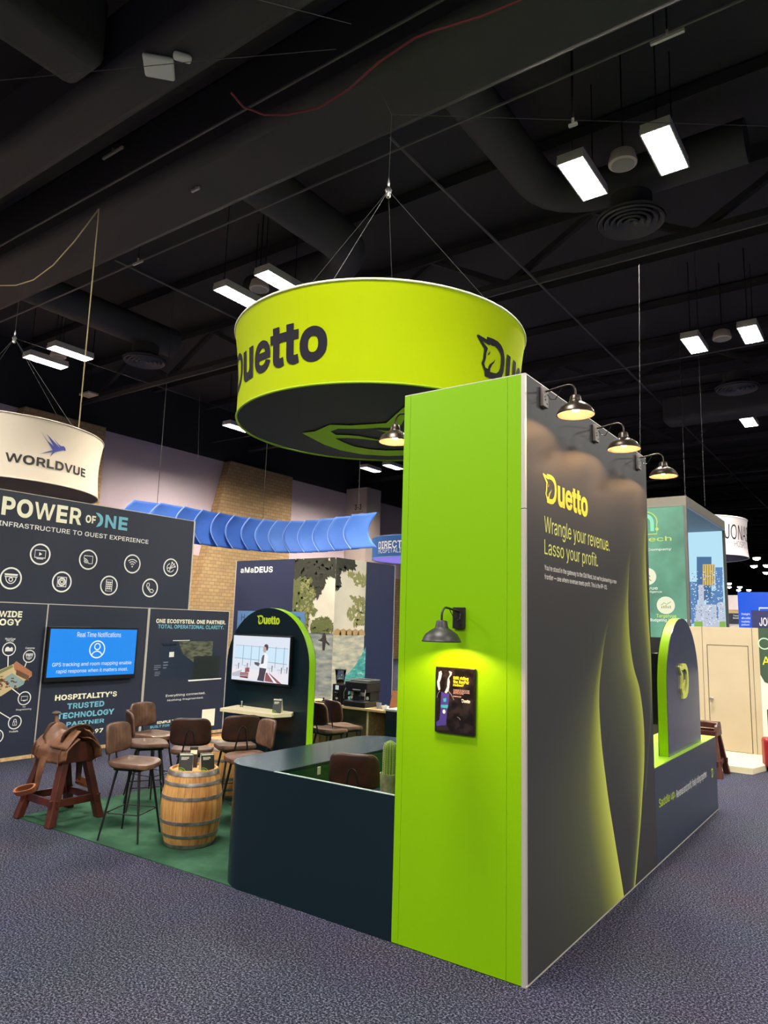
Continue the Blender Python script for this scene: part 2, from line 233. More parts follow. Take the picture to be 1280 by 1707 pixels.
# outlines of a plain grotesque alphabet: {letter: [advance, [loop, ...]]}, 400 units to the em
ALPHABET = json.loads(r'''{"&":[179,[[26,19,31,13,44,5,52,1,60,-1,79,-3,101,0,116,6,122,9,132,18,146,0,175,0,146,35,151,41,154,46,159,57,161,64,163,80,163,90,140,90,137,67,134,61,132,53,88,107,102,117,117,130,122,137,128,149,129,153,129,168,128,173,126,179,116,193,111,196,106,200,94,204,87,205,73,205,66,204,54,200,44,193,36,183,32,172,30,159,30,154,31,148,35,138,44,122,54,110,29,90,22,81,19,76,15,65,14,60,14,46,18,31],[40,43,39,48,39,57,42,66,44,70,47,74,69,93,117,35,111,30,95,21,83,19,72,19,62,21,53,25,46,31],[70,183,73,184,86,184,91,183,95,181,101,175,103,171,105,162,105,159,102,150,95,141,73,124,67,131,58,145,55,156,55,163,58,172,64,179]]],"'":[82,[[28,203,31,127,51,127,54,203]]],",":[75,[[27,28,15,-48,34,-48,55,28]]],"-":[181,[[46,98,46,75,135,75,135,98]]],".":[75,[[20,13,21,9,28,1,38,-2,48,1,53,6,55,9,56,13,56,20,53,27,48,32,38,35,28,32,23,27,20,20]]],"0":[181,[[24,58,32,34,44,16,60,4,70,0,80,-2,91,-3,102,-2,112,0,121,4,137,16,149,34,154,45,160,71,162,86,162,117,160,132,154,158,149,169,143,179,137,187,129,194,121,199,112,203,102,205,91,206,80,205,70,203,61,199,52,194,38,179,32,169,24,146,21,132,19,102,21,71],[49,57,45,78,44,89,44,114,45,126,49,146,52,155,60,169,65,174,71,178,77,181,83,183,91,184,98,183,111,178,116,174,121,169,129,155,132,146,136,126,138,102,136,78,132,57,129,49,125,41,121,35,116,29,111,25,98,20,83,20,77,22,71,25,65,29,60,35,56,41,52,49]]],"1":[181,[[79,203,34,171,34,143,84,179,85,179,85,22,31,22,31,0,156,0,156,22,110,22,110,203]]],"3":[181,[[21,37,24,29,28,23,33,17,39,12,53,4,61,1,69,-1,87,-3,107,-1,123,5,131,9,137,14,143,20,148,26,155,41,157,49,157,66,155,74,152,82,144,96,131,106,123,110,115,113,105,115,95,116,89,116,149,184,149,203,28,203,28,181,115,181,115,179,63,120,63,99,89,99,97,98,104,96,120,87,129,74,132,58,130,47,126,37,123,33,115,27,110,24,105,22,94,20,82,20,71,22,57,28,48,39,44,48,44,53,17,53]]],"7":[181,[[39,0,66,0,156,179,156,203,25,203,25,181,129,181,129,179]]],"9":[181,[[33,108,37,101,42,95,48,90,62,82,78,78,91,78,95,79,99,79,106,82,112,86,52,0,80,0,134,79,145,99,152,116,154,124,156,139,155,148,151,166,143,181,131,193,124,198,108,204,100,206,81,206,73,204,57,198,44,188,38,182,30,167,26,150,25,141,27,123],[55,118,51,129,50,134,50,147,51,152,55,163,61,172,74,181,79,183,85,184,96,184,102,183,107,181,120,172,126,163,130,152,131,146,131,134,130,128,126,118,120,109,107,100,90,97,74,100,61,109]]],"?":[143,[[37,151,37,157,38,162,42,170,48,177,59,183,63,184,67,184,71,185,76,184,80,184,84,182,88,181,92,179,98,173,102,166,105,153,103,143,99,134,88,122,67,108,61,101,57,92,55,86,53,72,53,61,77,61,78,69,78,74,81,85,83,89,88,94,102,104,114,114,122,124,126,131,128,137,130,153,128,167,122,180,114,191,108,196,88,205,80,206,63,206,55,205,48,203,41,200,29,192,24,187,16,174,13,167,11,151],[47,16,50,6,53,4,55,1,66,-2,76,1,78,4,81,6,84,16,81,26,78,29,76,32,66,35,55,32,53,29,50,26]]],"A":[192,[[7,0,34,0,54,57,138,57,158,0,185,0,110,203,81,203],[76,121,96,183,106,149,115,121,130,79,61,79]]],"B":[182,[[50,23,50,92,106,92,112,91,122,87,131,81,137,74,141,65,142,60,142,48,140,42,132,32,126,28,118,25,109,23],[24,203,24,0,110,0,130,4,138,7,145,11,156,21,160,27,163,33,167,47,167,62,166,69,164,75,158,86,150,95,136,103,126,105,126,107,135,110,143,114,149,120,155,128,157,133,159,143,159,157,158,164,152,177,144,188,132,196,116,202,107,203],[50,114,50,181,96,181,105,180,120,176,125,172,129,167,132,161,134,155,134,144,133,139,129,131,123,124,115,118,106,115,101,114]]],"C":[204,[[42,89,41,102,42,114,46,136,50,146,60,161,66,168,73,173,81,177,89,180,98,182,117,182,126,180,139,174,147,168,153,162,156,158,162,144,163,139,189,139,185,154,179,167,171,179,166,184,155,193,136,202,129,204,115,206,107,206,94,205,82,203,71,199,60,193,50,186,42,178,34,168,28,157,23,145,19,132,17,117,16,102,17,86,19,72,23,58,28,46,34,35,42,25,50,17,60,10,71,4,82,0,94,-2,107,-3,115,-2,122,-2,143,4,149,7,161,15,171,25,179,36,183,43,188,57,189,64,163,64,162,59,156,46,150,38,143,32,139,30,135,27,126,24,112,21,107,21,98,22,81,26,67,36,60,42,55,49,50,58,46,67]]],"D":[201,[[24,203,24,0,88,0,102,1,116,3,129,7,140,12,150,19,159,27,167,37,173,47,178,59,182,73,184,87,185,102,184,117,182,131,178,145,173,156,167,167,160,177,151,185,130,197,104,203],[88,181,100,180,110,178,119,175,128,171,135,166,142,160,147,153,152,144,158,125,160,102,158,79,152,60,147,51,135,38,127,32,118,28,109,25,98,23,50,23,50,181]]],"E":[167,[[50,23,50,91,142,91,142,114,50,114,50,181,149,181,149,203,24,203,24,0,150,0,150,23]]],"F":[164,[[50,0,50,88,138,88,138,111,50,111,50,181,148,181,148,203,24,203,24,0]]],"G":[208,[[16,102,17,86,19,72,23,58,28,46,34,35,41,25,50,17,60,10,70,4,82,0,94,-2,107,-3,119,-2,130,0,141,3,160,13,174,28,180,36,185,46,191,68,191,102,113,102,113,80,166,80,164,64,162,56,150,37,144,33,138,28,131,25,124,23,107,21,98,22,81,26,67,36,60,42,55,49,50,58,46,67,42,89,41,102,42,114,46,136,50,146,60,161,66,168,73,173,81,177,89,180,97,182,117,182,126,179,131,178,135,176,146,168,155,157,157,153,160,149,161,144,163,139,190,139,186,154,180,167,167,183,156,192,143,199,136,201,129,204,114,206,106,206,93,205,81,203,70,199,60,193,50,186,41,178,34,168,28,157,23,145,19,132,17,117]]],"H":[207,[[24,0,50,0,50,93,157,93,157,0,183,0,183,203,157,203,157,116,50,116,50,203,24,203]]],"I":[120,[[12,23,12,0,108,0,108,23,73,23,73,181,108,181,108,203,12,203,12,181,47,181,47,23]]],"J":[159,[[13,69,13,58,14,44,17,32,23,22,30,13,39,6,50,1,61,-2,74,-3,87,-2,98,1,109,6,118,13,125,22,130,32,133,44,135,58,135,203,109,203,109,58,108,49,106,42,103,35,99,30,94,25,88,22,74,20,60,22,54,25,44,35,41,42,39,58,39,69]]],"K":[187,[[24,0,50,0,50,66,79,98,149,0,179,0,97,115,179,203,145,203,85,138,70,121,50,96,50,203,24,203]]],"L":[157,[[24,203,24,0,144,0,144,23,50,23,50,203]]],"M":[251,[[48,149,48,174,68,116,114,0,137,0,193,145,203,175,202,165,202,0,227,0,227,203,191,203,141,75,126,30,111,75,61,203,24,203,24,0,49,0,49,131]]],"N":[209,[[24,0,50,0,50,131,48,171,81,116,155,0,185,0,185,203,160,203,160,43,161,31,155,43,137,73,54,203,24,203]]],"O":[213,[[16,102,17,86,19,72,23,58,28,46,34,35,42,25,50,17,60,10,71,4,82,0,94,-2,107,-3,120,-2,132,0,143,4,153,10,163,17,172,25,186,46,191,58,194,72,196,86,197,102,196,117,194,132,191,145,186,157,172,178,163,186,153,193,143,199,132,203,120,205,107,206,94,205,82,203,71,199,60,193,50,186,42,178,34,168,28,157,23,145,19,132,17,117],[50,58,46,67,42,89,41,102,42,114,46,136,50,146,60,162,67,168,74,173,81,177,89,180,98,182,116,182,124,180,132,177,140,173,147,168,153,162,159,154,163,146,167,136,170,126,172,114,172,89,170,78,167,67,159,49,147,36,140,30,132,26,124,23,107,21,89,23,81,26,74,30,60,42,55,49]]],"P":[178,[[50,97,50,181,93,181,113,178,119,175,127,169,131,165,135,156,137,150,138,145,138,133,137,128,133,117,131,113,123,105,119,102,107,98,101,97],[24,0,50,0,50,74,94,74,116,76,125,79,133,83,146,93,152,99,156,106,162,122,163,130,163,148,162,156,156,172,152,179,146,185,133,195,125,199,105,203,24,203]]],"R":[180,[[24,0,50,0,50,79,99,79,141,0,171,0,126,83,140,91,147,96,152,102,156,109,162,124,164,141,162,158,156,173,152,180,147,186,140,191,125,199,106,203,24,203],[101,181,108,180,119,176,128,170,131,166,137,152,138,147,138,135,137,130,131,116,128,112,124,109,108,103,101,102,50,102,50,181]]],"S":[179,[[36,12,51,4,69,-2,89,-4,111,-2,129,4,137,8,144,13,150,19,155,25,161,40,163,47,163,62,162,68,158,79,155,84,151,88,148,92,134,101,125,105,106,112,85,117,63,125,52,133,46,145,46,155,47,159,51,167,54,171,62,177,72,181,84,183,99,183,114,179,121,175,131,165,135,151,160,151,160,159,158,166,155,173,151,179,146,185,140,191,134,195,126,199,118,202,101,206,81,206,63,202,55,199,41,191,35,185,30,179,26,172,23,165,21,157,21,149,22,139,24,130,28,123,34,116,51,104,73,96,98,89,123,80,126,77,130,75,133,72,137,65,138,60,138,50,135,41,132,37,124,29,109,22,96,20,83,20,67,23,62,26,57,28,53,31,49,35,46,39,44,44,42,55,15,55,16,46,18,38,21,31]]],"T":[179,[[13,203,13,181,77,181,77,0,103,0,103,181,167,181,167,203]]],"U":[207,[[26,49,34,32,39,24,46,17,53,11,62,6,71,2,81,-1,92,-3,115,-3,126,-1,136,2,145,6,154,11,161,17,168,24,173,32,177,40,180,49,182,59,183,69,183,203,157,203,157,64,151,45,143,35,132,27,126,24,119,22,112,21,95,21,88,22,81,24,75,27,64,35,56,45,53,51,51,57,50,64,50,203,24,203,24,69]]],"V":[192,[[34,203,7,203,82,0,111,0,185,203,158,203,107,55,96,20,86,55,77,82]]],"W":[274,[[7,203,62,0,92,0,127,129,134,158,137,175,147,129,182,0,212,0,268,203,241,203,204,58,197,24,190,58,152,203,122,203,80,37,78,24,65,78,33,203]]],"X":[190,[[7,0,37,0,73,52,95,87,107,66,153,0,182,0,111,105,178,203,149,203,119,160,95,121,82,144,42,203,12,203,80,105]]],"Y":[189,[[36,203,7,203,81,83,81,0,107,0,107,83,182,203,152,203,112,138,100,117,94,104,89,117,77,138]]],"a":[156,[[19,18,27,9,32,5,38,2,50,-2,57,-3,70,-3,86,0,90,2,94,5,98,7,101,10,109,21,111,21,111,0,135,0,135,101,133,116,129,128,126,133,122,137,119,141,110,147,105,149,100,150,96,152,78,154,71,154,59,152,47,148,36,142,27,134,19,123,16,116,40,110,45,118,50,123,60,129,73,132,83,132,96,129,99,127,102,124,105,122,107,119,110,107,110,99,108,95,101,92,97,91,93,91,71,88,45,83,27,75,23,72,17,64,13,55,12,49,12,43,14,29,16,23],[39,32,37,38,37,46,39,53,41,56,50,62,70,67,93,70,104,73,110,76,110,51,109,46,103,33,99,30,96,26,91,23,81,19,75,18,64,18,49,22,43,26]]],"b":[170,[[21,0,45,0,45,23,47,23,55,12,58,9,65,4,74,-1,85,-3,101,-3,110,-1,118,2,125,6,138,18,144,25,152,43,156,64,156,87,154,98,148,117,138,133,132,139,125,144,118,148,110,151,101,153,92,154,85,153,79,153,73,151,64,147,55,138,47,128,45,128,45,203,21,203],[45,68,45,84,46,92,50,105,56,116,64,125,75,130,88,132,101,130,107,128,112,125,120,116,124,110,126,104,129,98,131,84,131,68,130,60,124,41,116,30,112,26,107,23,95,19,81,19,70,23,65,26,60,30,56,35,50,46,46,60]]],"c":[158,[[16,53,22,34,27,26,33,18,39,12,55,2,64,-1,73,-3,94,-3,99,-2,104,0,109,1,114,3,130,15,136,22,142,31,144,36,145,41,122,47,117,35,108,26,97,21,83,19,76,19,63,23,58,26,49,35,43,47,41,54,39,68,39,83,41,97,43,103,49,115,53,120,63,128,69,130,83,132,97,130,108,124,116,116,121,105,145,111,139,125,133,133,118,145,104,151,88,154,73,153,64,151,55,148,47,144,39,139,27,125,22,116,16,97,14,86,14,64]]],"d":[170,[[18,43,26,25,38,12,45,6,52,2,60,-1,69,-3,85,-3,96,-1,105,4,112,9,115,12,123,23,125,23,125,0,149,0,149,203,124,203,124,128,122,128,115,138,109,144,105,147,91,153,85,153,78,154,69,153,60,151,52,148,45,144,38,139,32,133,26,125,18,108,14,87,14,64],[43,47,41,53,39,68,39,84,41,98,43,104,49,116,53,121,58,125,63,128,69,130,82,132,95,130,100,128,105,125,110,121,114,116,120,105,122,99,125,76,122,53,120,46,114,35,110,30,105,26,100,23,88,19,75,19,63,23,58,26,53,30,46,41]]],"e":[162,[[14,63,18,43,22,34,27,26,33,18,39,12,55,2,64,-1,74,-3,92,-3,100,-2,113,2,125,8,138,20,144,31,146,36,122,42,121,38,117,32,114,29,111,27,108,24,98,20,94,19,89,19,85,18,72,20,66,22,55,28,47,37,44,42,40,55,38,68,148,68,148,88,147,97,143,113,140,120,128,136,123,141,106,150,100,151,94,153,88,154,82,154,72,153,63,151,54,148,46,144,32,132,22,116,18,107,14,86],[41,102,46,113,54,122,64,128,75,132,89,132,105,126,113,118,119,107,123,95,124,88,39,88]]],"f":[101,[[57,0,57,131,91,131,91,152,57,152,57,173,58,177,62,184,68,188,78,190,86,189,91,187,97,208,89,211,70,212,64,211,59,209,54,208,45,202,41,198,38,194,34,185,32,173,32,152,3,152,3,131,32,131,32,0]]],"g":[170,[[29,-40,37,-48,42,-51,48,-53,54,-56,60,-58,75,-60,92,-60,100,-59,108,-57,123,-51,130,-47,140,-36,144,-29,147,-22,149,-4,149,152,125,152,125,128,123,128,113,141,106,147,97,151,91,153,85,153,78,154,69,153,61,151,53,148,45,144,38,139,32,133,22,117,18,108,14,88,14,65,18,45,22,36,32,21,45,11,53,7,61,4,69,2,85,2,96,4,101,6,105,9,109,11,115,17,122,27,125,27,125,-2,124,-11,122,-19,118,-25,113,-30,107,-34,100,-37,83,-39,77,-39,66,-37,54,-31,51,-29,41,-16,20,-28],[43,49,41,55,39,69,39,85,41,99,43,105,46,111,50,116,53,121,58,125,63,128,69,130,82,132,95,130,101,128,106,125,114,117,120,106,124,92,125,85,125,69,124,62,120,48,114,38,105,30,100,27,95,25,89,24,75,24,69,25,63,27,58,30,50,38,46,43]]],"h":[164,[[21,203,21,0,45,0,45,91,48,108,53,117,60,124,64,127,69,129,84,132,92,131,98,129,104,126,109,122,113,116,116,110,118,102,118,0,143,0,143,96,141,114,139,122,133,134,128,139,124,144,112,150,105,152,91,154,75,152,68,149,61,145,55,140,49,133,45,125,45,203]]],"i":[67,[[17,190,19,184,27,178,30,177,37,177,40,178,46,182,48,184,51,193,48,202,46,205,43,207,37,209,30,209,24,207,19,202,17,197],[21,152,21,0,45,0,45,152]]],"k":[152,[[45,85,45,203,21,203,21,0,45,0,45,56,61,71,118,0,149,0,80,86,144,152,114,152,48,85]]],"l":[76,[[21,34,23,19,26,13,34,4,40,1,56,-1,72,1,68,22,64,21,55,21,50,23,48,25,46,31,46,35,45,39,45,203,21,203]]],"m":[244,[[45,0,45,95,48,111,50,116,59,126,67,130,75,132,86,132,97,128,105,120,108,115,110,104,110,0,134,0,134,104,136,112,140,120,146,126,154,130,162,132,173,132,184,128,189,125,193,121,196,116,198,109,198,0,223,0,223,102,221,118,219,125,213,137,209,142,204,145,199,149,187,153,181,154,169,154,158,152,152,150,143,145,135,137,129,128,127,123,124,133,120,139,109,149,103,152,96,154,83,154,73,152,64,148,53,138,47,129,45,124,45,152,21,152,21,0]]],"n":[164,[[45,0,45,91,48,108,53,117,60,124,64,127,69,129,84,132,92,131,98,129,104,126,109,122,113,116,116,110,118,102,118,0,143,0,143,96,141,114,139,122,133,134,123,144,112,150,105,152,91,154,75,152,68,149,61,145,55,140,49,133,45,125,45,152,21,152,21,0]]],"o":[166,[[22,34,27,26,33,18,39,12,55,2,64,-1,73,-3,93,-3,102,-1,111,2,127,12,133,18,139,26,144,34,148,43,152,64,152,86,148,107,144,116,139,125,127,139,119,144,111,148,102,151,93,153,83,154,73,153,64,151,55,148,47,144,39,139,27,125,22,116,16,97,14,86,14,64,16,53],[43,47,41,54,39,68,39,83,41,97,43,103,49,115,53,120,63,128,69,130,83,132,97,130,103,128,113,120,117,115,123,103,125,97,128,75,125,54,123,47,117,35,108,26,103,23,90,19,76,19,63,23,58,26,49,35]]],"p":[170,[[21,152,21,-57,45,-57,45,23,47,23,55,12,58,9,65,4,74,-1,85,-3,101,-3,110,-1,118,2,125,6,138,18,144,25,152,43,156,64,156,87,154,98,148,117,138,133,132,139,125,144,118,148,110,151,101,153,92,154,85,153,79,153,73,151,64,147,55,138,47,128,45,128,45,152],[45,68,45,84,46,92,50,105,56,116,64,125,75,130,88,132,101,130,107,128,112,125,120,116,124,110,126,104,129,98,131,84,131,68,130,60,124,41,116,30,112,26,107,23,95,19,81,19,70,23,65,26,60,30,56,35,50,46,46,60]]],"r":[104,[[21,0,45,0,45,95,48,109,50,113,56,121,60,123,64,126,68,128,78,130,92,130,97,129,97,153,92,154,85,154,72,152,66,150,61,147,52,139,46,128,45,128,45,152,21,152]]],"s":[146,[[21,20,29,11,34,7,45,1,51,-1,65,-3,81,-3,89,-2,97,0,110,6,121,14,125,19,131,30,132,36,132,50,130,57,127,63,122,69,117,73,110,77,101,81,92,84,69,89,57,93,50,97,47,100,45,103,43,111,46,120,48,123,52,127,68,133,82,133,93,129,100,123,106,115,107,111,130,116,126,126,120,136,116,140,102,149,89,153,82,153,75,154,53,151,40,145,30,137,26,133,21,122,19,116,19,102,21,95,24,89,29,83,35,78,42,74,60,68,90,61,95,59,102,54,106,48,107,45,107,37,105,32,102,28,93,22,87,20,73,18,60,20,54,22,45,27,39,37,38,43,14,38,18,25]]],"t":[91,[[29,21,32,14,43,4,50,1,58,-1,67,-2,77,-1,85,1,81,21,74,20,64,20,60,21,54,25,51,30,51,34,50,39,50,131,82,131,82,152,50,152,50,188,26,188,26,152,3,152,3,131,26,131,26,37,27,28]]],"u":[164,[[21,152,21,46,25,30,31,17,40,8,46,4,66,-2,73,-2,89,0,96,3,103,7,109,12,119,27,119,0,143,0,143,152,118,152,118,55,116,44,113,39,111,34,107,31,104,27,90,21,85,20,80,20,72,21,66,23,60,26,55,30,51,35,48,42,46,49,45,58,45,152]]],"v":[156,[[75,35,66,62,34,152,7,152,65,0,91,0,149,152,122,152,90,62,81,35,78,23]]],"w":[227,[[35,152,9,152,55,0,79,0,111,112,114,124,116,112,147,0,172,0,218,152,192,152,173,85,165,54,159,26,153,54,127,152,101,152,82,85,74,54,68,26,62,55,53,85]]],"y":[156,[[19,-55,26,-57,42,-58,51,-56,64,-50,67,-46,71,-43,77,-34,82,-23,149,152,122,152,90,62,81,35,78,24,75,35,66,62,34,152,7,152,65,-1,54,-27,50,-32,47,-34,42,-36,32,-36,25,-34]]],"z":[152,[[17,18,17,0,135,0,135,23,50,23,50,24,133,132,133,152,19,152,19,129,102,129,102,128]]],"\u2014":[280,[[0,98,0,75,280,75,280,98]]]," ":[75,[]]}''')
_glyphs = {}
def heavier(loops, w_):
    """letter outlines pushed outwards by w_ units (holes shrink)"""
    P = []
    for l in loops:
        pts = [(l[i], l[i + 1]) for i in range(0, len(l), 2)]
        if w_:
            q = []
            for p_ in pts:
                if not q or hypot(p_[0] - q[-1][0], p_[1] - q[-1][1]) > 4.5: q.append(p_)
            while len(q) > 3 and hypot(q[0][0] - q[-1][0], q[0][1] - q[-1][1]) < 4.5: q.pop()
            pts = q
        P.append(pts)
    if not w_ or not P: return P
    area = lambda q: sum(q[i - 1][0] * q[i][1] - q[i][0] * q[i - 1][1] for i in range(len(q)))
    sg = 1 if max((area(q) for q in P), key=abs) > 0 else -1
    out = []
    for q in P:
        n = len(q); r = []
        for i in range(n):
            a, b, c = q[i - 1], q[i], q[(i + 1) % n]
            d1 = (b[0] - a[0], b[1] - a[1]); d2 = (c[0] - b[0], c[1] - b[1]); l1 = hypot(*d1) or 1; l2 = hypot(*d2) or 1
            n1 = (d1[1] / l1 * sg, -d1[0] / l1 * sg); n2 = (d2[1] / l2 * sg, -d2[0] / l2 * sg)
            k = max(1 + n1[0] * n2[0] + n1[1] * n2[1], .45)
            r.append((b[0] + (n1[0] + n2[0]) / k * w_, b[1] + (n1[1] + n2[1]) / k * w_))
        out.append(r)
    return out
_one = {}
def one(ch, bold):
    """filled outline of a single letter"""
    if (ch, bold) not in _one:
        cu = bpy.data.curves.new('type', 'CURVE'); cu.dimensions = '2D'; cu.fill_mode = 'BOTH'
        for l in heavier(ALPHABET[ch][1], min(bold, .015 if ch in 'WMa' else .024 if ch in 'es3SRBgG9KVNXvwy' else .034) * 400):
            sp = cu.splines.new('POLY'); n = len(l); sp.points.add(n - 1); sp.use_cyclic_u = True
            for i in range(n): sp.points[i].co = (l[i][0] / 400, l[i][1] / 400, 0, 1)
        ob = bpy.data.objects.new('type', cu); COL.objects.link(ob)
        dg = bpy.context.evaluated_depsgraph_get(); me = bpy.data.meshes.new_from_object(ob.evaluated_get(dg))
        _one[ch, bold] = ([(v.co.x, v.co.y) for v in me.vertices], [tuple(p_.vertices) for p_ in me.polygons])
        bpy.data.objects.remove(ob); bpy.data.curves.remove(cu); bpy.data.meshes.remove(me)
    return _one[ch, bold]
def glyphs(s_, bold=0.0, shear=0.0, space=1.0):
    k = (s_, bold, shear, space)
    if k not in _glyphs:
        vs = []; fs = []; x = 0.0
        for ch in s_:
            if ch != ' ':
                v, f = one(ch, bold); o = len(vs)
                vs += [(x + a + shear * b, b) for a, b in v]; fs += [tuple(i + o for i in q) for q in f]
            x += (ALPHABET[ch][0] / 400 + bold * .9) * space
        x0 = min(v[0] for v in vs); x1 = max(v[0] for v in vs); y0 = min(v[1] for v in vs); y1 = max(v[1] for v in vs)
        _glyphs[k] = ([((x - x0) / (x1 - x0), (y - y0) / (y1 - y0)) for x, y in vs], fs)
    return _glyphs[k]
def put(mb, s_, fn, u0, u1, v0, v1, d=0.002, bold=0.0, shear=0.0, thick=0.0, space=1.0):
    """Set a line of type into the rectangle (u0..u1, v0..v1) of a surface."""
    vs, fs = glyphs(s_, bold, shear, space)
    P = [(u0 + (u1 - u0) * x, v0 + (v1 - v0) * y) for x, y in vs]
    if not thick:
        return mb.add([fn(u, v, d) for u, v in P], fs)
    n = len(P); cnt = {}
    for f in fs:
        for i in range(len(f)):
            e = (f[i], f[(i + 1) % len(f)]); cnt[e] = 1
    side = [(a, b, n + b, n + a) for a, b in cnt if (b, a) not in cnt]
    return mb.add([fn(u, v, d) for u, v in P] + [fn(u, v, d + thick) for u, v in P], fs + [tuple(n + i for i in f) for f in fs] + side)
def dashes(mb, fn, u0, u1, v0, v1, rows, rnd, d=0.002):
    """body copy too small to read: rows of short dashes."""
    h = (v1 - v0) / rows
    for k in range(rows):
        u = u0; end = u1 if k < rows - 1 else u0 + (u1 - u0) * rnd.uniform(.4, .8)
        while u < end:
            wd = (u1 - u0) * rnd.uniform(.06, .16)
            mb.flat([[(u, v1 - h * k - h * .65), (min(u + wd, end), v1 - h * k - h * .65), (min(u + wd, end), v1 - h * k - h * .2), (u, v1 - h * k - h * .2)]], fn, d)
            u += wd + (u1 - u0) * .025
def circ(cx, cy, r, n=28, ry=None):
    return [(cx + r * cos(2 * pi * k / n), cy + (ry or r) * sin(2 * pi * k / n)) for k in range(n)]
def rect(u0, u1, v0, v1): return [(u0, v0), (u1, v0), (u1, v1), (u0, v1)]
def stroke(mb, pts, wd, fn, d=0.002, closed=False):
    """a drawn line: a flat ribbon along 2-D points."""
    n = len(pts); L_ = []; R_ = []
    for i in range(n):
        a = pts[i - 1] if (i or closed) else pts[i]; b = pts[(i + 1) % n] if (i < n - 1 or closed) else pts[i]
        dx, dy = b[0] - a[0], b[1] - a[1]; l = hypot(dx, dy) or 1; nx, ny = -dy / l * wd / 2, dx / l * wd / 2
        L_.append((pts[i][0] + nx, pts[i][1] + ny)); R_.append((pts[i][0] - nx, pts[i][1] - ny))
    vs = [fn(u, v, d) for u, v in L_ + R_]
    fs = [(i, (i + 1) % n, n + (i + 1) % n, n + i) for i in range(n if closed else n - 1)]
    return mb.add(vs, fs)
def ring(mb, cx, cy, r, wd, fn, d=0.002, n=32): return stroke(mb, circ(cx, cy, r, n), wd, fn, d, True)

UNI_OUT = [(0.042, 0.951), (0.358, 0.912), (0.357, 0.983), (0.6, 1.0), (0.799, 0.995), (0.959, 0.95), (1.087, 0.861), (1.167, 0.72), (1.192, 0.56), (1.158, 0.327), (1.059, 0.153), (0.88, 0.04), (0.678, 0.0), (0.343, 0.002), (0.334, 0.112), (0.21, 0.293), (0.269, 0.416), (0.276, 0.515), (0.29, 0.67), (0.0, 0.907)]
UNI_HOLE = [(0.197, 0.843), (0.473, 0.799), (0.497, 0.85), (0.565, 0.827), (0.689, 0.843), (0.82, 0.819), (0.939, 0.757), (1.002, 0.666), (1.01, 0.501), (0.983, 0.373), (0.922, 0.277), (0.806, 0.194), (0.676, 0.173), (0.546, 0.164), (0.557, 0.248), (0.622, 0.353), (0.701, 0.436), (0.746, 0.532), (0.656, 0.439), (0.535, 0.356), (0.494, 0.295), (0.462, 0.213), (0.365, 0.217), (0.317, 0.3), (0.37, 0.455), (0.377, 0.587), (0.424, 0.709)]
UNI_EYE = [(0.515, 0.676), (0.426, 0.536), (0.491, 0.576), (0.516, 0.627)]
def emblem(mb, fn, u0, v0, sw, sh, d=0.002, thick=0.0):
    T = lambda l: [(u0 + x / 1.192 * sw, v0 + y * sh) for x, y in l]
    if thick:
        n1, n2 = T(UNI_OUT), T(UNI_HOLE)
        mb.flat([n1, n2], fn, d + thick)
        for l in (n1, n2):
            k = len(l); mb.add([fn(u, v, d) for u, v in l] + [fn(u, v, d + thick) for u, v in l], [(i, (i + 1) % k, k + (i + 1) % k, k + i) for i in range(k)])
    else:
        mb.flat([T(UNI_OUT), T(UNI_HOLE)], fn, d)
    mb.flat([T(UNI_EYE)], fn, d + thick)
def wordmark(mb, fn, u0, u1, v0, v1, d=0.002, thick=0.0):
    """the unicorn D followed by 'uetto'; u0..u1 the whole width, v0..v1 the height of the D."""
    W_ = u1 - u0; H_ = v1 - v0
    emblem(mb, fn, u0, v0, W_ * .285, H_, d, thick)
    put(mb, 'uetto', fn, u0 + W_ * .305, u1, v0 + H_ * .02, v0 + H_ * .90, d, bold=.035, thick=thick, space=.93)

# ================================================================== materials used all over
m_lime = mat('lime_laminate', (130, 186, 0), .4, spec=.25)
m_limeedge = mat('lime_edge', (142, 200, 0), .45, spec=.25)
m_teal = mat('teal_laminate', (9, 30, 38), .3)
m_tealtop = mat('teal_worktop', (18, 44, 50), .24)
m_greenin = mat('dark_green_lacquer', (8, 60, 36), .3)
m_char = mat('charcoal_laminate', (52, 60, 74), .35)
m_white = mat('white_vinyl', (240, 240, 235), .5)
m_cream = mat('cream_vinyl', (246, 242, 214), .5)
m_aqua = mat('aqua_vinyl', (118, 190, 212), .5)
m_yel = mat('yellow_vinyl', (226, 222, 40), .5)
m_palelime = mat('pale_lime_vinyl', (214, 222, 110), .5)
m_lime_v = mat('lime_vinyl', (200, 225, 30), .5)
m_ink = mat('charcoal_ink', (36, 33, 42), .8, spec=.1)
m_navy = mat('navy_panel', (34, 40, 59), .5)
m_black = mat('black_metal', (20, 20, 22), .45)
m_blackp = mat('black_plastic', (16, 16, 18), .35)
m_steel = mat('galvanised_steel', (190, 190, 190), .3, metal=1)
m_wire = mat('steel_wire', (66, 66, 68), .7)
m_alu = mat('aluminium_frame', (205, 200, 190), .4, metal=.4)
m_leather = speckle(mat('brown_leather', (96, 66, 52), .42), [(.3, (74, 50, 40)), (.7, (120, 88, 70))], 9, 4, bump=.05)
m_tray = speckle(mat('dark_brown_leather', (70, 40, 28), .4), [(.3, (42, 24, 18)), (.7, (62, 36, 27))], 8, 3)
m_saddle = speckle(mat('saddle_leather', (140, 92, 60), .5), [(.25, (70, 42, 28)), (.5, (108, 70, 46)), (.8, (150, 108, 74))], 6, 6, bump=.3)
m_stand = speckle(mat('stained_red_wood', (92, 34, 26), .42), [(.3, (52, 22, 17)), (.7, (86, 38, 28))], 10, 4, stretch=(1, 1, .15))
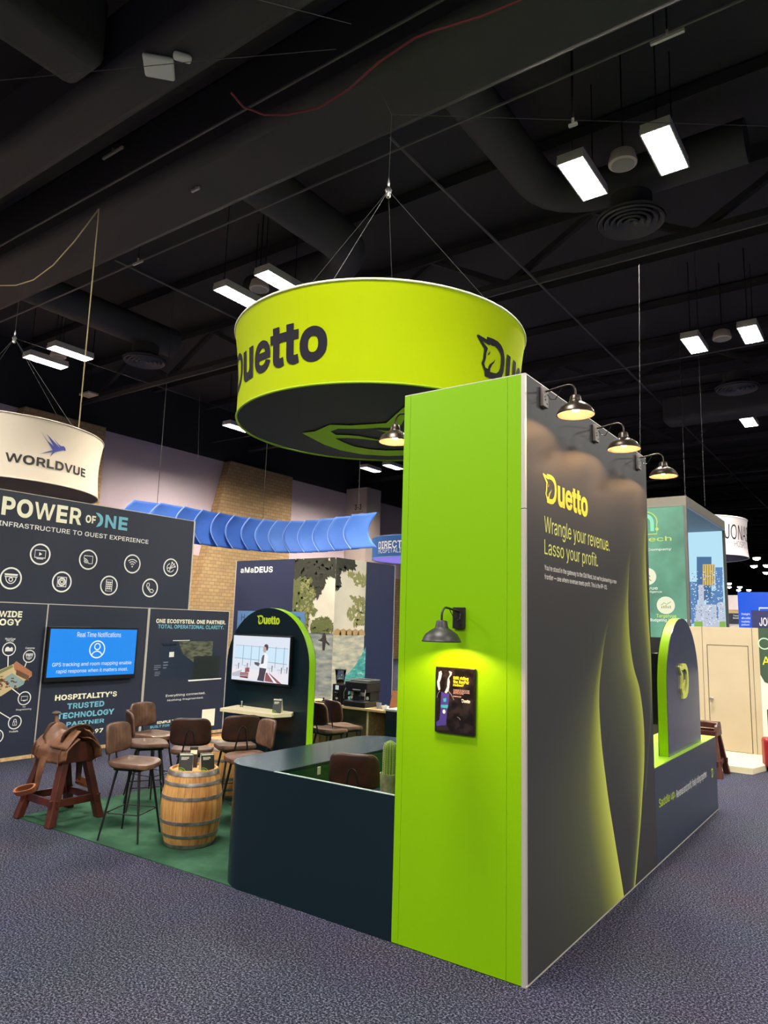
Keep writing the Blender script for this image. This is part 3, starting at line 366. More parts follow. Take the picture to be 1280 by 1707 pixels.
m_birch = speckle(mat('birch_top', (196, 164, 116), .5), [(.3, (176, 142, 94)), (.7, (212, 184, 138))], 5, 4, stretch=(.3, 4, 4))

# ================================================================== the room
m_carpet = mat('blue_carpet', (70, 72, 98), .95, spec=.1)
nt, N, L, b_ = nodes(m_carpet)
tc = N.new('ShaderNodeTexCoord')
n1 = N.new('ShaderNodeTexNoise'); n1.inputs['Scale'].default_value = 72; n1.inputs['Detail'].default_value = 2; n1.inputs['Roughness'].default_value = .8
n2 = N.new('ShaderNodeTexNoise'); n2.inputs['Scale'].default_value = 1.2; n2.inputs['Detail'].default_value = 3
cr = N.new('ShaderNodeValToRGB'); e = cr.color_ramp.elements
for i, (p_, c) in enumerate([(.36, (8, 9, 17)), (.5, (43, 44, 60)), (.66, (120, 120, 142))]):
    if i >= len(e): e.new(.5)
    e[i].position = p_; e[i].color = (*lin(c), 1)
mx = N.new('ShaderNodeMixRGB'); mx.blend_type = 'MULTIPLY'; mx.inputs[0].default_value = .35
L.new(tc.outputs['Object'], n1.inputs['Vector']); L.new(tc.outputs['Object'], n2.inputs['Vector'])
L.new(n1.outputs['Fac'], cr.inputs[0]); L.new(cr.outputs[0], mx.inputs[1]); L.new(n2.outputs['Color'], mx.inputs[2]); L.new(mx.outputs[0], b_.inputs['Base Color'])
bp = N.new('ShaderNodeBump'); bp.inputs['Strength'].default_value = .5; bp.inputs['Distance'].default_value = .008
L.new(n1.outputs['Fac'], bp.inputs['Height']); L.new(bp.outputs[0], b_.inputs['Normal'])
struct(MB().box(-27, 45, -30, 130, -.2, 0).build('floor', m_carpet))

m_ceil = mat('black_ceiling_paint', (58, 57, 60), .9, spec=.2)
m_duct = mat('charcoal_duct_paint', (66, 65, 68), .75, spec=.3)
struct(MB().box(-27, 45, -30, 130, 12.2, 12.4).build('ceiling', m_ceil))
m_wall = mat('lavender_wall_paint', (224, 204, 216), .8)
m_brick = mat('tan_brick', (160, 130, 90), .85)
nt, N, L, b_ = nodes(m_brick)
tc = N.new('ShaderNodeTexCoord'); mp = N.new('ShaderNodeMapping'); mp.inputs['Rotation'].default_value = (0, radians(90), radians(90)); bt = N.new('ShaderNodeTexBrick')
sx = N.new('ShaderNodeSeparateXYZ'); cx_ = N.new('ShaderNodeCombineXYZ'); ad = N.new('ShaderNodeMath')
L.new(tc.outputs['Object'], sx.inputs[0]); L.new(sx.outputs['X'], ad.inputs[0]); L.new(sx.outputs['Y'], ad.inputs[1]); L.new(ad.outputs[0], cx_.inputs['X']); L.new(sx.outputs['Z'], cx_.inputs['Y'])
L.new(cx_.outputs[0], bt.inputs['Vector'])
bt.inputs['Scale'].default_value = 1.0; bt.inputs['Brick Width'].default_value = .32; bt.inputs['Row Height'].default_value = .16; bt.inputs['Mortar Size'].default_value = .014
bt.inputs['Color1'].default_value = (*lin((196, 164, 118)), 1); bt.inputs['Color2'].default_value = (*lin((178, 146, 106)), 1); bt.inputs['Mortar'].default_value = (*lin((150, 126, 98)), 1)
L.new(bt.outputs['Color'], b_.inputs['Base Color'])
struct(MB().box(-26.4, -26, -30, 130, 0, 9.65).build('wall_left', m_wall))
struct(MB().box(-26.4, -26, -30, 130, 9.65, 12.2).build('trim_1', m_ceil))
struct(MB().box(-26, -25.92, -30, 130, 0, 5.0).build('trim_2', m_brick))
struct(MB().box(-27, 45, 129.6, 130, 0, 12.2).build('wall_back', mat('dark_navy_wall', (30, 30, 48), .9)))
struct(MB().box(44.6, 45, -30, 130, 0, 12.2).build('wall_right', m_ceil))
struct(MB().box(-27, 45, -30, -29.6, 0, 12.2).build('wall_front', m_ceil))
def pilaster(n, y_top, y_bot, y1):
    """brick buttress whose near side slopes outwards towards the floor"""
    pr = [(y_bot, 0), (y1, 0), (y1, 9.62), (y_top, 9.62)]
    struct(MB().prism(pr, lambda u, v, d: (-25.95 + d, u, v), 0, .5).build('trim_%d' % n, m_brick))
pilaster(3, 22.8, 20.4, 27.1)
pilaster(4, 12.8, 10.4, 16.1)
Xc = at_y(612, 820, 32.25).x; y33 = at_x(635, 828, Xc).y
m_col = mat('white_column_paint', (206, 190, 184), .8)
c33 = struct(MB().box(-25.95, Xc, 32.25, y33, 0, 9.9).build('trim_5', m_col))
f33 = fy(32.25)
a, b_ = at_y(591.5, 850.5, 32.25), at_y(602.5, 844, 32.25)
put(MB(), '3-3', f33, a.x, b_.x, a.z, b_.z + .12, .02, bold=.02).build('column_number', m_ink, c33)
a, b_ = at_y(588, 855, 32.25), at_y(606, 852.5, 32.25)
MB().flat([rect(a.x, b_.x, a.z, b_.z)], f33, .02).build('column_stripe', mat('rust_stripe', (176, 110, 84), .7), c33)
# ---- black steel joists, ducts
mb = MB()
for k in range(-8, 34):
    y = k * 2.9 + 1.2
    mb.box(-26, 44, y - .09, y + .09, 11.9, 12.15)
struct(mb.build('trim_6', m_ceil))
mb = MB()
for y in (-3.0, 6.2, 15.3, 24.4, 33.5, 42.6, 51.7, 60.8):
    mb.box(-26, 44, y - .16, y + .16, 10.5, 10.66); mb.box(-26, 44, y - .16, y + .16, 11.75, 11.95)
    x = -25.0; s_ = 1
    while x < 42:
        mb.bar((x, y, 10.6 if s_ > 0 else 11.85), (x + 2.2, y, 11.85 if s_ > 0 else 10.6), .14, .14); x += 2.2; s_ = -s_
struct(mb.build('trim_7', m_ceil))

def duct_box(name, label, x0, x1, y0, y1, z0, z1):
    return tag(MB().box(x0, x1, y0, y1, z0, z1).build(name, m_duct, bevel=.18, smooth=True, bseg=4), label, 'duct', 'charcoal air ducts under the black ceiling')
duct_box('air_duct', 'wide charcoal duct crossing the ceiling just above the round lime sign', -26, 30, 6.72, 8.03, 9.5, 10.9)
duct_box('air_duct', 'charcoal duct nearest the camera at the top left with a white access box beneath', -26, 30, 4.82, 5.6, 9.5, 10.6)
duct_box('air_duct', 'charcoal duct running into the top left corner of the photo', -9.1, -8.25, -12, 4.75, 9.5, 10.6)
def duct_round(label, pts, r):
    return tag(MB().tube(pts, r, 20).build('round_duct', m_duct, smooth=True), label, 'duct', 'charcoal air ducts under the black ceiling')
def bend(p0, p1, r, dirx):
    """straight run from p0 to p1 along Y, then a quarter bend towards dirx*X"""
    pts = [p0, (p1[0], p1[1] - r, p1[2])]
    for k in range(1, 7):
        a = k * pi / 12; pts.append((p1[0] + dirx * r * (1 - cos(a)), p1[1] - r + r * sin(a), p1[2]))
    pts.append((pts[-1][0] + dirx * 2.6, pts[-1][1], p1[2]))
    return pts
duct_round('round charcoal duct bending below the brightest pair of ceiling lights', bend((-5.4, 8.05, 11.1), (-5.4, 13.4, 11.1), 1.1, 1), .40)
duct_round('round charcoal duct bending behind the top of the lime sign', bend((-10.0, 8.05, 10.95), (-10.0, 12.75, 10.95), 1.1, -1), .48)
a = at_z(30, 496, 10.5); b_ = at_z(225, 567, 10.5)
duct_round('round charcoal duct above the white hanging sign at far left', [(a.x, 8.1, 10.95), (a.x, b_.y + 1.5, 10.95)], .45)
duct_box('air_duct', 'distant charcoal duct behind the wall lamps at right', -6.5, 26, 26.0, 27.0, 9.6, 10.6)
duct_box('air_duct', 'charcoal duct running to the far end of the hall at right', 3.2, 4.3, 27.3, 90, 9.7, 10.6)
# conduits on the underside of the ducts
mb = MB()
for y, z in ((6.45, 9.62), (8.35, 9.55), (15.3, 10.42), (22, 10.4), (40, 10.4), (52, 10.4)): mb.tube([(-26, y, z), (30, y, z)], .022, 6)
for x in (-14.5, -6.6, .9, 8): mb.tube([(x, 9.0, 10.45), (x, 110, 10.45)], .03, 6)
struct(mb.build('trim_8', m_wire if False else mat('grey_conduit', (90, 88, 90), .5)))

# ================================================================== ceiling fixtures
m_lamp = mat('fixture_tube_light', (255, 246, 228), emit=FIXTURE)
m_fix = mat('white_fixture_shell', (225, 222, 214), .5)
GF = 'pairs of bright ceiling fixtures'
def make_fixture(label):
    t = thing('ceiling_light', label, 'ceiling light', group=GF)
    mb = MB(); mb.box(-.23, .23, -.62, .62, .05, .16)
    for s_ in (-1, 1):
        mb.box(s_ * .225 - .012, s_ * .225 + .012, -.63, .63, -.02, .08); mb.box(-.23, .23, s_ * .625 - .012, s_ * .625 + .012, -.02, .08)
    hs = mb.build('housing', m_fix, t)
    MB().box(-.21, .21, -.61, .61, .01, .04).build('diffuser', m_lamp, t)
    mb = MB()
    for k in range(-2, 3): mb.box(k * .085 - .004, k * .085 + .004, -.61, .61, -.02, .006)
    for k in range(-5, 6): mb.box(-.21, .21, k * .11 - .004, k * .11 + .004, -.02, .006)
    mb.build('wire_guard', m_fix, hs)
    mb = MB()
    for s_ in (-1, 1): mb.tube([(0, s_ * .5, .15), (0, s_ * .5, 2.2)], .012, 6)
    mb.build('hanger', m_black, t)
    return t
def make_speaker(label):
    t = thing('ceiling_speaker', label, 'speaker', group='round white ceiling speakers between the lights')
    MB().lathe([(.0, 0), (.20, 0), (.235, .02), (.24, .05), (.2, .22), (.1, .28)], 28).build('speaker_shell', m_col, t, smooth=True)
    MB().lathe([(0, -.006), (.19, -.006), (.19, .0)], 28).build('grille', mat('grey_grille', (150, 146, 142), .7), t)
    MB().tube([(0, 0, .25), (0, 0, 2.2)], .015, 6).build('hanger', m_black, t)
    return t
fix0 = None; spk0 = None
LITS = [(-3.33, 11.3, 'above right of the lime sign, largest of all'), (-12.02, 11.3, 'at the upper left rim of the lime sign'), (-20.66, 11.22, 'left of the lime sign above the white sign'),
        (-3.4, 20.1, 'at the right edge above the wall lamps'), (-3.4, 28.85, 'low at the right edge beyond the wall lamps'), (-21.0, 28.9, 'just below the lime sign'), (-21.1, 19.75, 'mostly hidden behind the left rim of the lime sign')]
for x, y, wh in LITS:
    for s_, nm in ((-.695, 'left'), (.695, 'right')):
        lb = '%s light of the bright pair %s' % (nm, wh)
        if fix0 is None: fix0 = make_fixture(lb); fix0.location = (x + s_, y, 10)
        else: dup(fix0, (x + s_, y, 10), 0, lb)
    if y < 28.8 and (x, y) != (-21.1, 19.75):
        lb = 'round white speaker of the bright pair ' + wh
        if spk0 is None: spk0 = make_speaker(lb); spk0.location = (x, y, 10)
        else: dup(spk0, (x, y, 10), 0, lb)
def make_vent(label):
    t = thing('ceiling_vent', label, 'air vent', group='round ringed air diffusers')
    mb = MB()
    for r in (.62, .5, .38, .26, .14): mb.lathe([(r, -.02), (r - .02, -.05), (r - .09, .03), (r - .07, .05)], 40, cap=False)
    mb.build('diffuser_rings', mat('grey_diffuser', (84, 80, 88), .6), t, smooth=True)
    MB().lathe([(.64, 0), (.66, .04), (.4, .2), (.4, .5)], 40, cap=False).build('neck', m_duct, t, smooth=True)
    return t
v0 = make_vent('large ringed air vent below the brightest pair of lights'); v0.location = (-3.73, 13.1, 10)
dup(v0, (-18.56, 12.84, 10), 0, 'ringed air vent left of the lime sign')
dup(v0, (-3.79, 24.6, 10), 0, 'ringed air vent at right above the wall lamps')
# far high-bay lamps down the hall at right
m_bay = mat('high_bay_glow', (255, 250, 240), emit=22)
GB = 'distant high bay lamps at the far right end of the hall'
bay0 = None
BAYS = [(1261, 931), (1256.6, 944), (1278, 943), (1277, 955), (1215, 973), (1215, 979), (1233, 979), (1231, 984), (1248, 984)]
for i, (px, py) in enumerate(BAYS):
    q = at_z(px, py, 8.4)
    if bay0 is None:
        bay0 = thing('high_bay_lamp', 'small distant white oval lamp at the far right end of the hall', 'ceiling light', q, group=GB)
        MB().lathe([(0, -.16), (.16, -.13), (.27, -.05), (.3, .06)], 20).build('lens', m_bay, bay0)
        MB().lathe([(.32, .06), (.3, .3), (.15, .5), (.03, .55), (.03, 3.78)], 20).build('lamp_body', m_black, bay0, smooth=True)
    else: dup(bay0, q, 0, 'small distant white oval lamp at the far right end of the hall')
# access points / boxes
t = thing('access_point', 'square white access box on the duct at top left', 'wireless box', group=None)
q = at_z(265, 112, 9.47); t.location = q; t.rotation_euler = (0, 0, radians(48))
MB().box(-.2, .2, -.2, .2, -.03, .035).build('cover', m_white, t, bevel=.03, smooth=True); MB().box(-.03, .03, -.03, .03, .03, .06).build('bracket', m_black, t)
t = thing('access_point', 'smaller white rounded box beside the square access box at top left', 'wireless box'); t.location = at_z(304, 95, 9.47); t.rotation_euler = (0, 0, radians(55))
MB().box(-.12, .12, -.07, .07, -.04, .035).build('cover', m_white, t, bevel=.04, smooth=True); MB().box(-.03, .03, -.03, .03, .03, .06).build('bracket', m_black, t)
t = thing('access_point', 'tiny pale box on the ceiling above the white hanging sign', 'wireless box'); t.location = at_z(148, 658, 9.8)
MB().box(-.3, .3, -.2, .2, -.03, .05).build('cover', m_alu, t, bevel=.02); MB().tube([(0, 0, .03), (0, 0, 2.4)], .02, 6).build('hanger', m_black, t)
# brackets, little clamps on the ceiling
def clamp(px, py, z, label, s_=.1, rod=.12):
    q = at_z(px, py, z); t = thing('rigging_clamp', label, 'clamp', q)
    MB().box(-s_, s_, -.02, .02, -.02, .02).box(-.015, .015, -.015, .015, .02, .1).build('jaw', m_alu, t)
    MB().box(-.01, .01, -.01, .01, .1, max(rod, .13)).build('hanger', m_black, t)
clamp(326, 316, 9.45, 'pale clamp on the wide duct left of the sign rigging')
clamp(230, 438, 9.45, 'curved pale hook under the duct left of the lime sign', .16, 2.72)
clamp(188, 255, 10.4, 'pair of pale metal rails at upper left', .3)
clamp(1112, 62, 9.4, 'pale bracket at the top right edge of the duct', .2, 2.7)
clamp(955, 208, 9.0, 'small pale clamp on the cable above the brightest left light', .06, 3.1)

# ================================================================== the tall green and charcoal tower
TX1, TX0, TY0, TY1, TH = -1.991, -2.989, 4.388, 7.289, 3.894
tower = thing('display_tower', 'tall display tower with lime front and charcoal printed side', 'display tower', (TX0, TY0, 0))
def loc_child(o, root):
    """keep world coordinates: shift the child by the root's position"""
    o.parent = root; o.matrix_parent_inverse = Matrix.Translation(-Vector(root.location)); return o
def part(mb, name, m, root, **k):
    return loc_child(mb.build(name, m, **k), root)
mb = MB()
for x0, x1 in ((TX0, -2.935), (-2.9335, -2.125), (-2.1235, TX1 - .03)): mb.box(x0, x1, TY0, TY0 + .03, 0.004, TH)
part(mb, 'front_panel', m_lime, tower, bevel=.0012)
for z0, z1 in ((0, 2.95), (2.955, TH)): part(MB().box(TX1 - .03, TX1 - .002, TY0 - .001, TY0 + .03, z0, z1), 'corner_post', m_alu, tower)
part(MB().box(TX0, TX0 + .03, TY0 + .03, TY1, 0, TH), 'rear_panel', m_lime, tower)
part(MB().box(TX0 + .03, TX1 - .03, TY0 + .03, TY1, TH - .05, TH), 'top_panel', m_lime, tower)
for bx in ((TX1 - .012, TX1 + .001, TY0 + .012, TY1, TH, TH + .006), (TX0, TX1, TY0, TY0 + .012, TH, TH + .006), (TX1 - .01, TX1 + .002, TY0, TY1, 0, .008)): part(MB().box(*bx), 'edge_trim', m_alu, tower)
part(MB().box(TX0 + .03, TX1 - .03, TY1 - .03, TY1, 0, TH - .05), 'end_panel', m_char, tower)
# printed side: charcoal with lime blades, drawn by the shader from the wall's own coordinates
m_print = mat('charcoal_print', (58, 58, 59), .5, spec=.22)
nt, N, L, b_ = nodes(m_print)
geo = N.new('ShaderNodeNewGeometry'); sp = N.new('ShaderNodeSeparateXYZ'); L.new(geo.outputs['Position'], sp.inputs[0])
Y_, Z_ = sp.outputs['Y'], sp.outputs['Z']
def M2(op, a, b=None, clamp=False):
    n = N.new('ShaderNodeMath'); n.operation = op; n.use_clamp = clamp
    for i, v in enumerate((a, b)):
        if v is None: continue
        if isinstance(v, (int, float)): n.inputs[i].default_value = v
        else: L.new(v, n.inputs[i])
    return n.outputs[0]
def fcurve(pts):
    """y of a blade's edge, or any other quantity, as a function of height z (0..4 m)"""
    n = N.new('ShaderNodeFloatCurve'); c = n.mapping.curves[0]
    pts = sorted(pts)
    c.points[0].location = (pts[0][0] / 4, pts[0][1]); c.points[1].location = (pts[-1][0] / 4, pts[-1][1])
    for z, v in pts[1:-1]: c.points.new(z / 4, v)
    n.mapping.update(); L.new(M2('DIVIDE', Z_, 4.0), n.inputs['Value']); return n.outputs[0]
def blade(edge, width, power):
    e = M2('ADD', M2('MULTIPLY', fcurve([(z, (y - 5.5) / 2) for y, z in edge]), 2.0), 5.5)
    d = M2('SUBTRACT', e, Y_)
    g = M2('POWER', 2.718, M2('MULTIPLY', M2('DIVIDE', d, M2('MAXIMUM', fcurve(width), .01)), -1.0))
    return M2('MULTIPLY', M2('MULTIPLY', g, M2('GREATER_THAN', d, 0.0)), fcurve(power), True)
b1 = blade([(6.06, 2.25), (5.93, 2.06), (5.853, 1.888), (5.785, 1.688), (5.787, 1.456), (5.904, .982), (6.096, .49), (6.268, .082), (6.3, 0)],
           [(0, .42), (.8, .42), (1.4, .25), (2.0, .07), (2.3, .02)], [(0, 1), (1.2, .9), (1.6, .7), (2.0, .5), (2.25, 0)])
b2 = blade([(6.72, 2.92), (6.62, 2.6), (6.60, 2.2), (6.677, 1.903), (6.907, 1.572), (6.987, 1.19), (6.859, .632), (6.674, .17), (6.6, 0)],
           [(0, .05), (.5, .09), (1.0, .24), (1.6, .36), (2.2, .26), (2.6, .09), (2.95, .02)], [(0, 1), (1.0, .85), (1.9, .75), (2.4, .6), (2.92, 0)])
b3 = blade([(7.27, 3.3), (7.2, 2.9), (7.22, 2.4), (7.28, 1.8), (7.25, 1.44), (7.09, 1.0), (6.98, .7)],
           [(.7, .008), (1.3, .014), (2.2, .2), (3.3, .12)], [(.7, 0), (.8, .5), (1.5, .5), (2.2, .75), (2.9, .6), (3.3, 0)])
tot = M2('MAXIMUM', M2('MAXIMUM', b1, b2), b3)
cr = N.new('ShaderNodeValToRGB'); e = cr.color_ramp.elements
for i, (p_, c) in enumerate([(0, (58, 58, 59)), (.3, (88, 92, 66)), (.7, (160, 168, 62)), (1, (206, 214, 96))]):
    if i >= len(e): e.new(.5)
    e[i].position = p_; e[i].color = (*lin(c), 1)
L.new(tot, cr.inputs[0])
n_ = N.new('ShaderNodeTexNoise'); n_.inputs['Scale'].default_value = .8
L.new(cr.outputs[0], b_.inputs['Base Color'])
part(MB().box(TX1 - .03, TX1, TY0 + .03, TY1, 0.01, TH), 'printed_side', m_print, tower)
fT = fx(TX1)
def line_x(s_, m, a, b, X=TX1, name='lettering', root=None, **k):
    p0 = at_x(*a, X); p1 = at_x(*b, X)
    return part(put(MB(), s_, fx(X), p0.y, p1.y, p0.z, p1.z, **k), name, m, root)
mb = MB(); wordmark(mb, fT, 4.675, 5.578, 3.045, 3.26); part(mb, 'wordmark', m_yel, tower)
def row(s_, y0, y1, z0, z1, m, bold=.0, **k): part(put(MB(), s_, fT, y0, y1, z0, z1, .0015, bold=bold, **k), 'lettering', m, tower)
row('Wrangle your revenue.', 4.70, 6.10, 2.797, 2.945, m_palelime)
row('Lasso your profit.', 4.70, 5.80, 2.645, 2.783, m_palelime)
row("You're stood in the gateway to the Old West, but we're pioneering a new", 4.70, 6.27, 2.553, 2.60, m_white)
row("frontier \u2014 one where revenue meets profit. This is the RP-OS.", 4.70, 6.02, 2.49, 2.537, m_white)

# ---------------------------------------------------------------- poster on the lime front
PX0, PX1, PZ0, PZ1 = -2.657, -2.347, 1.438, 1.876
poster = thing('framed_poster', 'small framed black poster of a cowboy boot on the lime tower', 'poster', (-2.5, TY0 - .012, 1.657))
part(MB().box(PX0, PX1, TY0 - .022, TY0 - .001, PZ0, PZ1), 'frame', mat('poster_frame', (28, 22, 22), .3), poster, bevel=.004)
fP = fy(TY0 - .022)
W_, H_ = PX1 - PX0, PZ1 - PZ0
pu = lambda x: PX0 + W_ * (x - 85) / 835.0
pv = lambda y: PZ1 - H_ * (y - 160) / 1320.0
P = lambda l: [(pu(x), pv(y)) for x, y in l]
part(MB().flat([rect(PX0 + .012, PX1 - .012, PZ0 + .014, PZ1 - .012)], fP, .0006), 'print', speckle(mat('poster_print', (30, 27, 26), .12), [(.4, (22, 19, 19)), (.7, (52, 44, 42))], 14, 3), poster)
part(MB().flat([P([(160, 270), (210, 240), (225, 300), (205, 400), (175, 480), (185, 560), (195, 620), (160, 640), (130, 540), (125, 470), (150, 380)])], fP, .0012), 'printed_glove', m_cream, poster)
part(MB().flat([P([(375, 235), (440, 250), (430, 310), (380, 370), (395, 450), (385, 560), (370, 630), (325, 690), (290, 670), (340, 560), (350, 400), (400, 300)])], fP, .0012), 'printed_glove', m_cream, poster)
part(MB().flat([P(circ(285, 1060, 32, 16, 42))], fP, .0022), 'printed_seal', m_cream, poster)
mb = MB(); mb.flat([P([(220, 660), (300, 690), (390, 680), (380, 860), (350, 1050), (330, 1330), (240, 1340), (130, 1370), (115, 1290), (185, 1230), (205, 1060), (210, 860)])], fP, .0014)
part(mb, 'printed_boot', mat('purple_print', (70, 58, 140), .4), poster)
for l in ([(215, 930), (370, 915), (362, 985), (215, 985)], [(265, 800), (330, 780), (325, 860), (270, 865)]):
    part(MB().flat([P(l)], fP, .002), 'printed_band', mat('teal_print', (60, 170, 180), .4), poster)
for l, wd in (([(370, 640), (430, 700), (490, 810)], .006), ([(190, 650), (150, 700), (125, 790)], .004), ([(565, 1140), (600, 1150), (630, 1190)], .004)):
    part(stroke(MB(), P(l), wd, fP, .0012), 'printed_lasso', mat('grey_print', (120, 116, 112), .5), poster)
for s_, y0, y1, x1 in (('Still riding', 410, 330, 785), ('the RevPar', 475, 405, 800), ('rodeo?', 530, 480, 690)):
    part(put(MB(), s_, fP, pu(470), pu(x1), pv(y0), pv(y1), .0014, bold=.03), 'lettering', m_yel, poster)
mb = MB(); dashes(mb, fP, pu(475), pu(815), pv(690), pv(590), 4, random.Random(3), .0014); dashes(mb, fP, pu(475), pu(805), pv(760), pv(715), 1, random.Random(4), .0014)
part(mb, 'body_copy', mat('pinkish_print', (200, 160, 150), .5), poster)
mb = MB(); wordmark(mb, fP, pu(645), pu(825), pv(845), pv(775), .0014); part(mb, 'wordmark', m_cream, poster)

# ---------------------------------------------------------------- barn lamps
m_bronze = mat('dark_bronze', (58, 50, 44), .32, metal=.7)
m_inner = mat('bronze_lining', (72, 64, 54), .5)
m_bulb = mat('bulb_glow', (1.0, .56, .26), emit=WARM_BULB, raw=True); m_bulb2 = mat('bulb_glow_front', (1.0, .6, .3), emit=WARM_BULB * 1.3, raw=True)
m_plate = mat('black_mount_plate', (26, 24, 24), .4)
m_holes = mat('grey_plate', (130, 122, 116), .5)
GL = 'barn lamps over the charcoal side'
def make_lamp(label, platem, group=None, bz=.0):
    """root on the wall, arm out along local +X"""
    t = thing('barn_wall_lamp', label, 'wall lamp', group=group)
    MB().box(0, .028, -.045, .045, -.073, .073).build('mount_plate', platem, t, bevel=.004)
    mb = MB()
    for y, z in ((-.012, -.02), (.018, -.045), (-.02, .0)): mb.box(.027, .031, y - .006, y + .006, z - .005, z + .005)
    mb.build('plate_slots', m_black, t)
    pts = [(.025, 0, .045)] + [(.06, 0, .048), (.14, 0, .06), (.19, 0, .065)]
    for k in range(1, 7): a = k * pi / 12; pts.append((.19 + .055 * sin(a), 0, .01 + .055 * cos(a)))
    pts.append((.245, 0, -.03))
    MB().tube(pts, .0075, 10).build('arm', m_bronze, t, smooth=True)
    prof = [(.03, -.022), (.036, -.028), (.042, -.06), (.046, -.07), (.05, -.074), (.075, -.088), (.105, -.11), (.121, -.135), (.127, -.152), (.131, -.156), (.131, -.163), (.127, -.163)]
    shd = MB().lathe([(0.0, -.02)] + prof, 40, (.245, 0, 0), cap=False).build('shade', m_bronze, t, smooth=True)
    inn = [(.0, -.066), (.04, -.070), (.072, -.092), (.102, -.114), (.117, -.138), (.124, -.156), (.127, -.163)]
    MB().lathe(inn, 40, (.245, 0, 0), cap=False).build('shade_lining', m_inner, shd, smooth=True)
    MB().lathe([(.0, -.07), (.016, -.072), (.016, -.09), (.0, -.09)], 14, (.245, 0, 0)).build('socket', m_black, shd)
    MB().lathe([(0, -.088), (.014, -.092), (.024, -.108), (.026, -.12), (.02, -.134), (0, -.142)], 18, (.245, 0, bz), cap=False).build('bulb', m_bulb, shd, smooth=True)
    MB().tube([(.03, .02, .03), (.05, .025, -.01), (.09, .02, -.02), (.13, .005, .03), (.15, 0, .06)], .003, 6).build('cable', m_black, t, smooth=True)
    return t
l0 = make_lamp('bronze barn lamp at the near top corner of the charcoal side', m_holes, GL)
spots = [((TX1 + .001, 4.68, 3.80), 0, None, 'x'), ((TX1 + .001, 5.76, 3.79), 0, 'middle bronze barn lamp along the top of the charcoal side', 'x'),
         ((TX1 + .001, 6.98, 3.79), 0, 'bronze barn lamp at the far end of the charcoal side', 'x'),
         ((TX0 - .001, 4.62, 3.78), pi, 'bronze barn lamp hanging in front of the dark underside of the lime sign', '-x')]
for loc, rz, lb, dr in spots:
    if lb is None: l0.location = loc
    else: dup(l0, loc, rz, lb, GL if rz == 0 else None)
lf = make_lamp('black barn lamp on the lime front above the poster', m_plate, bz=.02); lf.location = (-2.48, TY0 - .001, 2.215); lf.rotation_euler = (0, 0, -pi / 2)
m_lb = mat('matte_black_shade', (34, 32, 32), .45)
for c in lf.children:
    if c.name.split('.')[0] in ('shade', 'arm'): c.data.materials[0] = m_lb
    for g in c.children:
        if g.name.startswith('bulb'): g.data.materials[0] = m_bulb2

# ================================================================== low counter left of the tower
CHT = .962
ctr = thing('reception_counter', 'low dark teal counter with rounded end beside the lime tower', 'counter', (-4.0, TY0, 0))
def arc(cx, cy, r, a0, a1, n=10): return [(cx + r * cos(radians(a0 + (a1 - a0) * k / n)), cy + r * sin(radians(a0 + (a1 - a0) * k / n))) for k in range(n + 1)]
outer = [(-4.19, TY0)] + arc(-4.50, TY0 + .32, .32, 270, 180) + arc(-4.51, 6.25, .31, 180, 90) + arc(-4.40, 6.31, .25, 80, 0) + [(-4.15, 4.42)]
outer = [(x, y) for x, y in outer]
zf = lambda u, v, d: (u, v, d)
part(MB().prism(outer, zf, .0, CHT - .004), 'counter_body', m_teal, ctr, smooth=True)
part(MB().prism([(x + (x + 4.5) * .012, y + (y - 5.4) * .002) for x, y in outer], zf, CHT - .004, CHT), 'countertop', m_tealtop, ctr, bevel=.0015)
part(MB().box(-4.19, TX0, TY0, TY0 + .025, 0, CHT - .003), 'front_panel', m_teal, ctr)
part(MB().box(-4.17, TX0, TY0 - .001, TY0 + .026, CHT - .003, CHT + .001), 'edge_trim', mat('pale_edge', (150, 170, 165), .4), ctr)
part(MB().box(-4.149, -4.145, 4.43, 6.2, .05, CHT - .03), 'inner_panel', m_greenin, ctr)
mb = MB(); a = at_x(462, 1283, -4.145); b_ = at_x(523, 1305, -4.145)
f4 = fx(-4.144)
stroke(mb, [(4.62, CHT - .06), (5.2, CHT - .06), (5.2, .1), (4.62, .1)], .004, f4, .0005, True)
part(mb, 'door_line', m_black, ctr)
q = at_x(531, 1284, -4.145)
part(MB().box(-4.145, -4.135, q.y - .018, q.y + .018, q.z - .035, q.z + .03), 'lock', m_alu, ctr, bevel=.003)
part(MB().box(-3.42, TX0 - .002, TY0 + .025, TY0 + .47, .85, .885), 'inner_shelf', m_teal, ctr)

# ---------------------------------------------------------------- cactus pots on the shelf
m_pot = speckle(mat('olive_ceramic', (120, 124, 88), .35), [(.35, (96, 100, 66)), (.7, (146, 150, 112))], 14, 3)
m_cactus = mat('cactus_green', (96, 122, 40), .6)
m_spine = mat('cactus_spine', (206, 204, 140), .6)
def pot(label, loc, r, h, grp):
    t = thing('potted_cactus', label, 'plant', loc, group=grp)
    MB().lathe([(r * .82, 0), (r * .9, .01), (r * .97, h * .5), (r, h * .92), (r * 1.04, h), (r * .93, h), (r * .9, h * .88), (0, h * .86)], 28).build('pot', m_pot, t, smooth=True)
    pt = t.children[0]
    MB().lathe([(0, h * .865), (r * .9, h * .865), (r * .9, h * .87)], 20).build('soil', mat('dark_soil', (40, 32, 26), .95), pt)
    return t
c1 = pot('tall ribbed cactus in an olive pot beside the lime tower', (-3.2, 4.62, .886), .072, .165, None)
mb = MB(); n = 60
def cact(u, v):
    a = v * 2 * pi; rib = 1 + .1 * cos(a * 14)
    h = u * .27; r0 = .045 * (1 - max(0, (u - .72) / .28) ** 2.2) ** .5 if u < .999 else 0
    return (r0 * rib * cos(a), r0 * rib * sin(a), .135 + h)
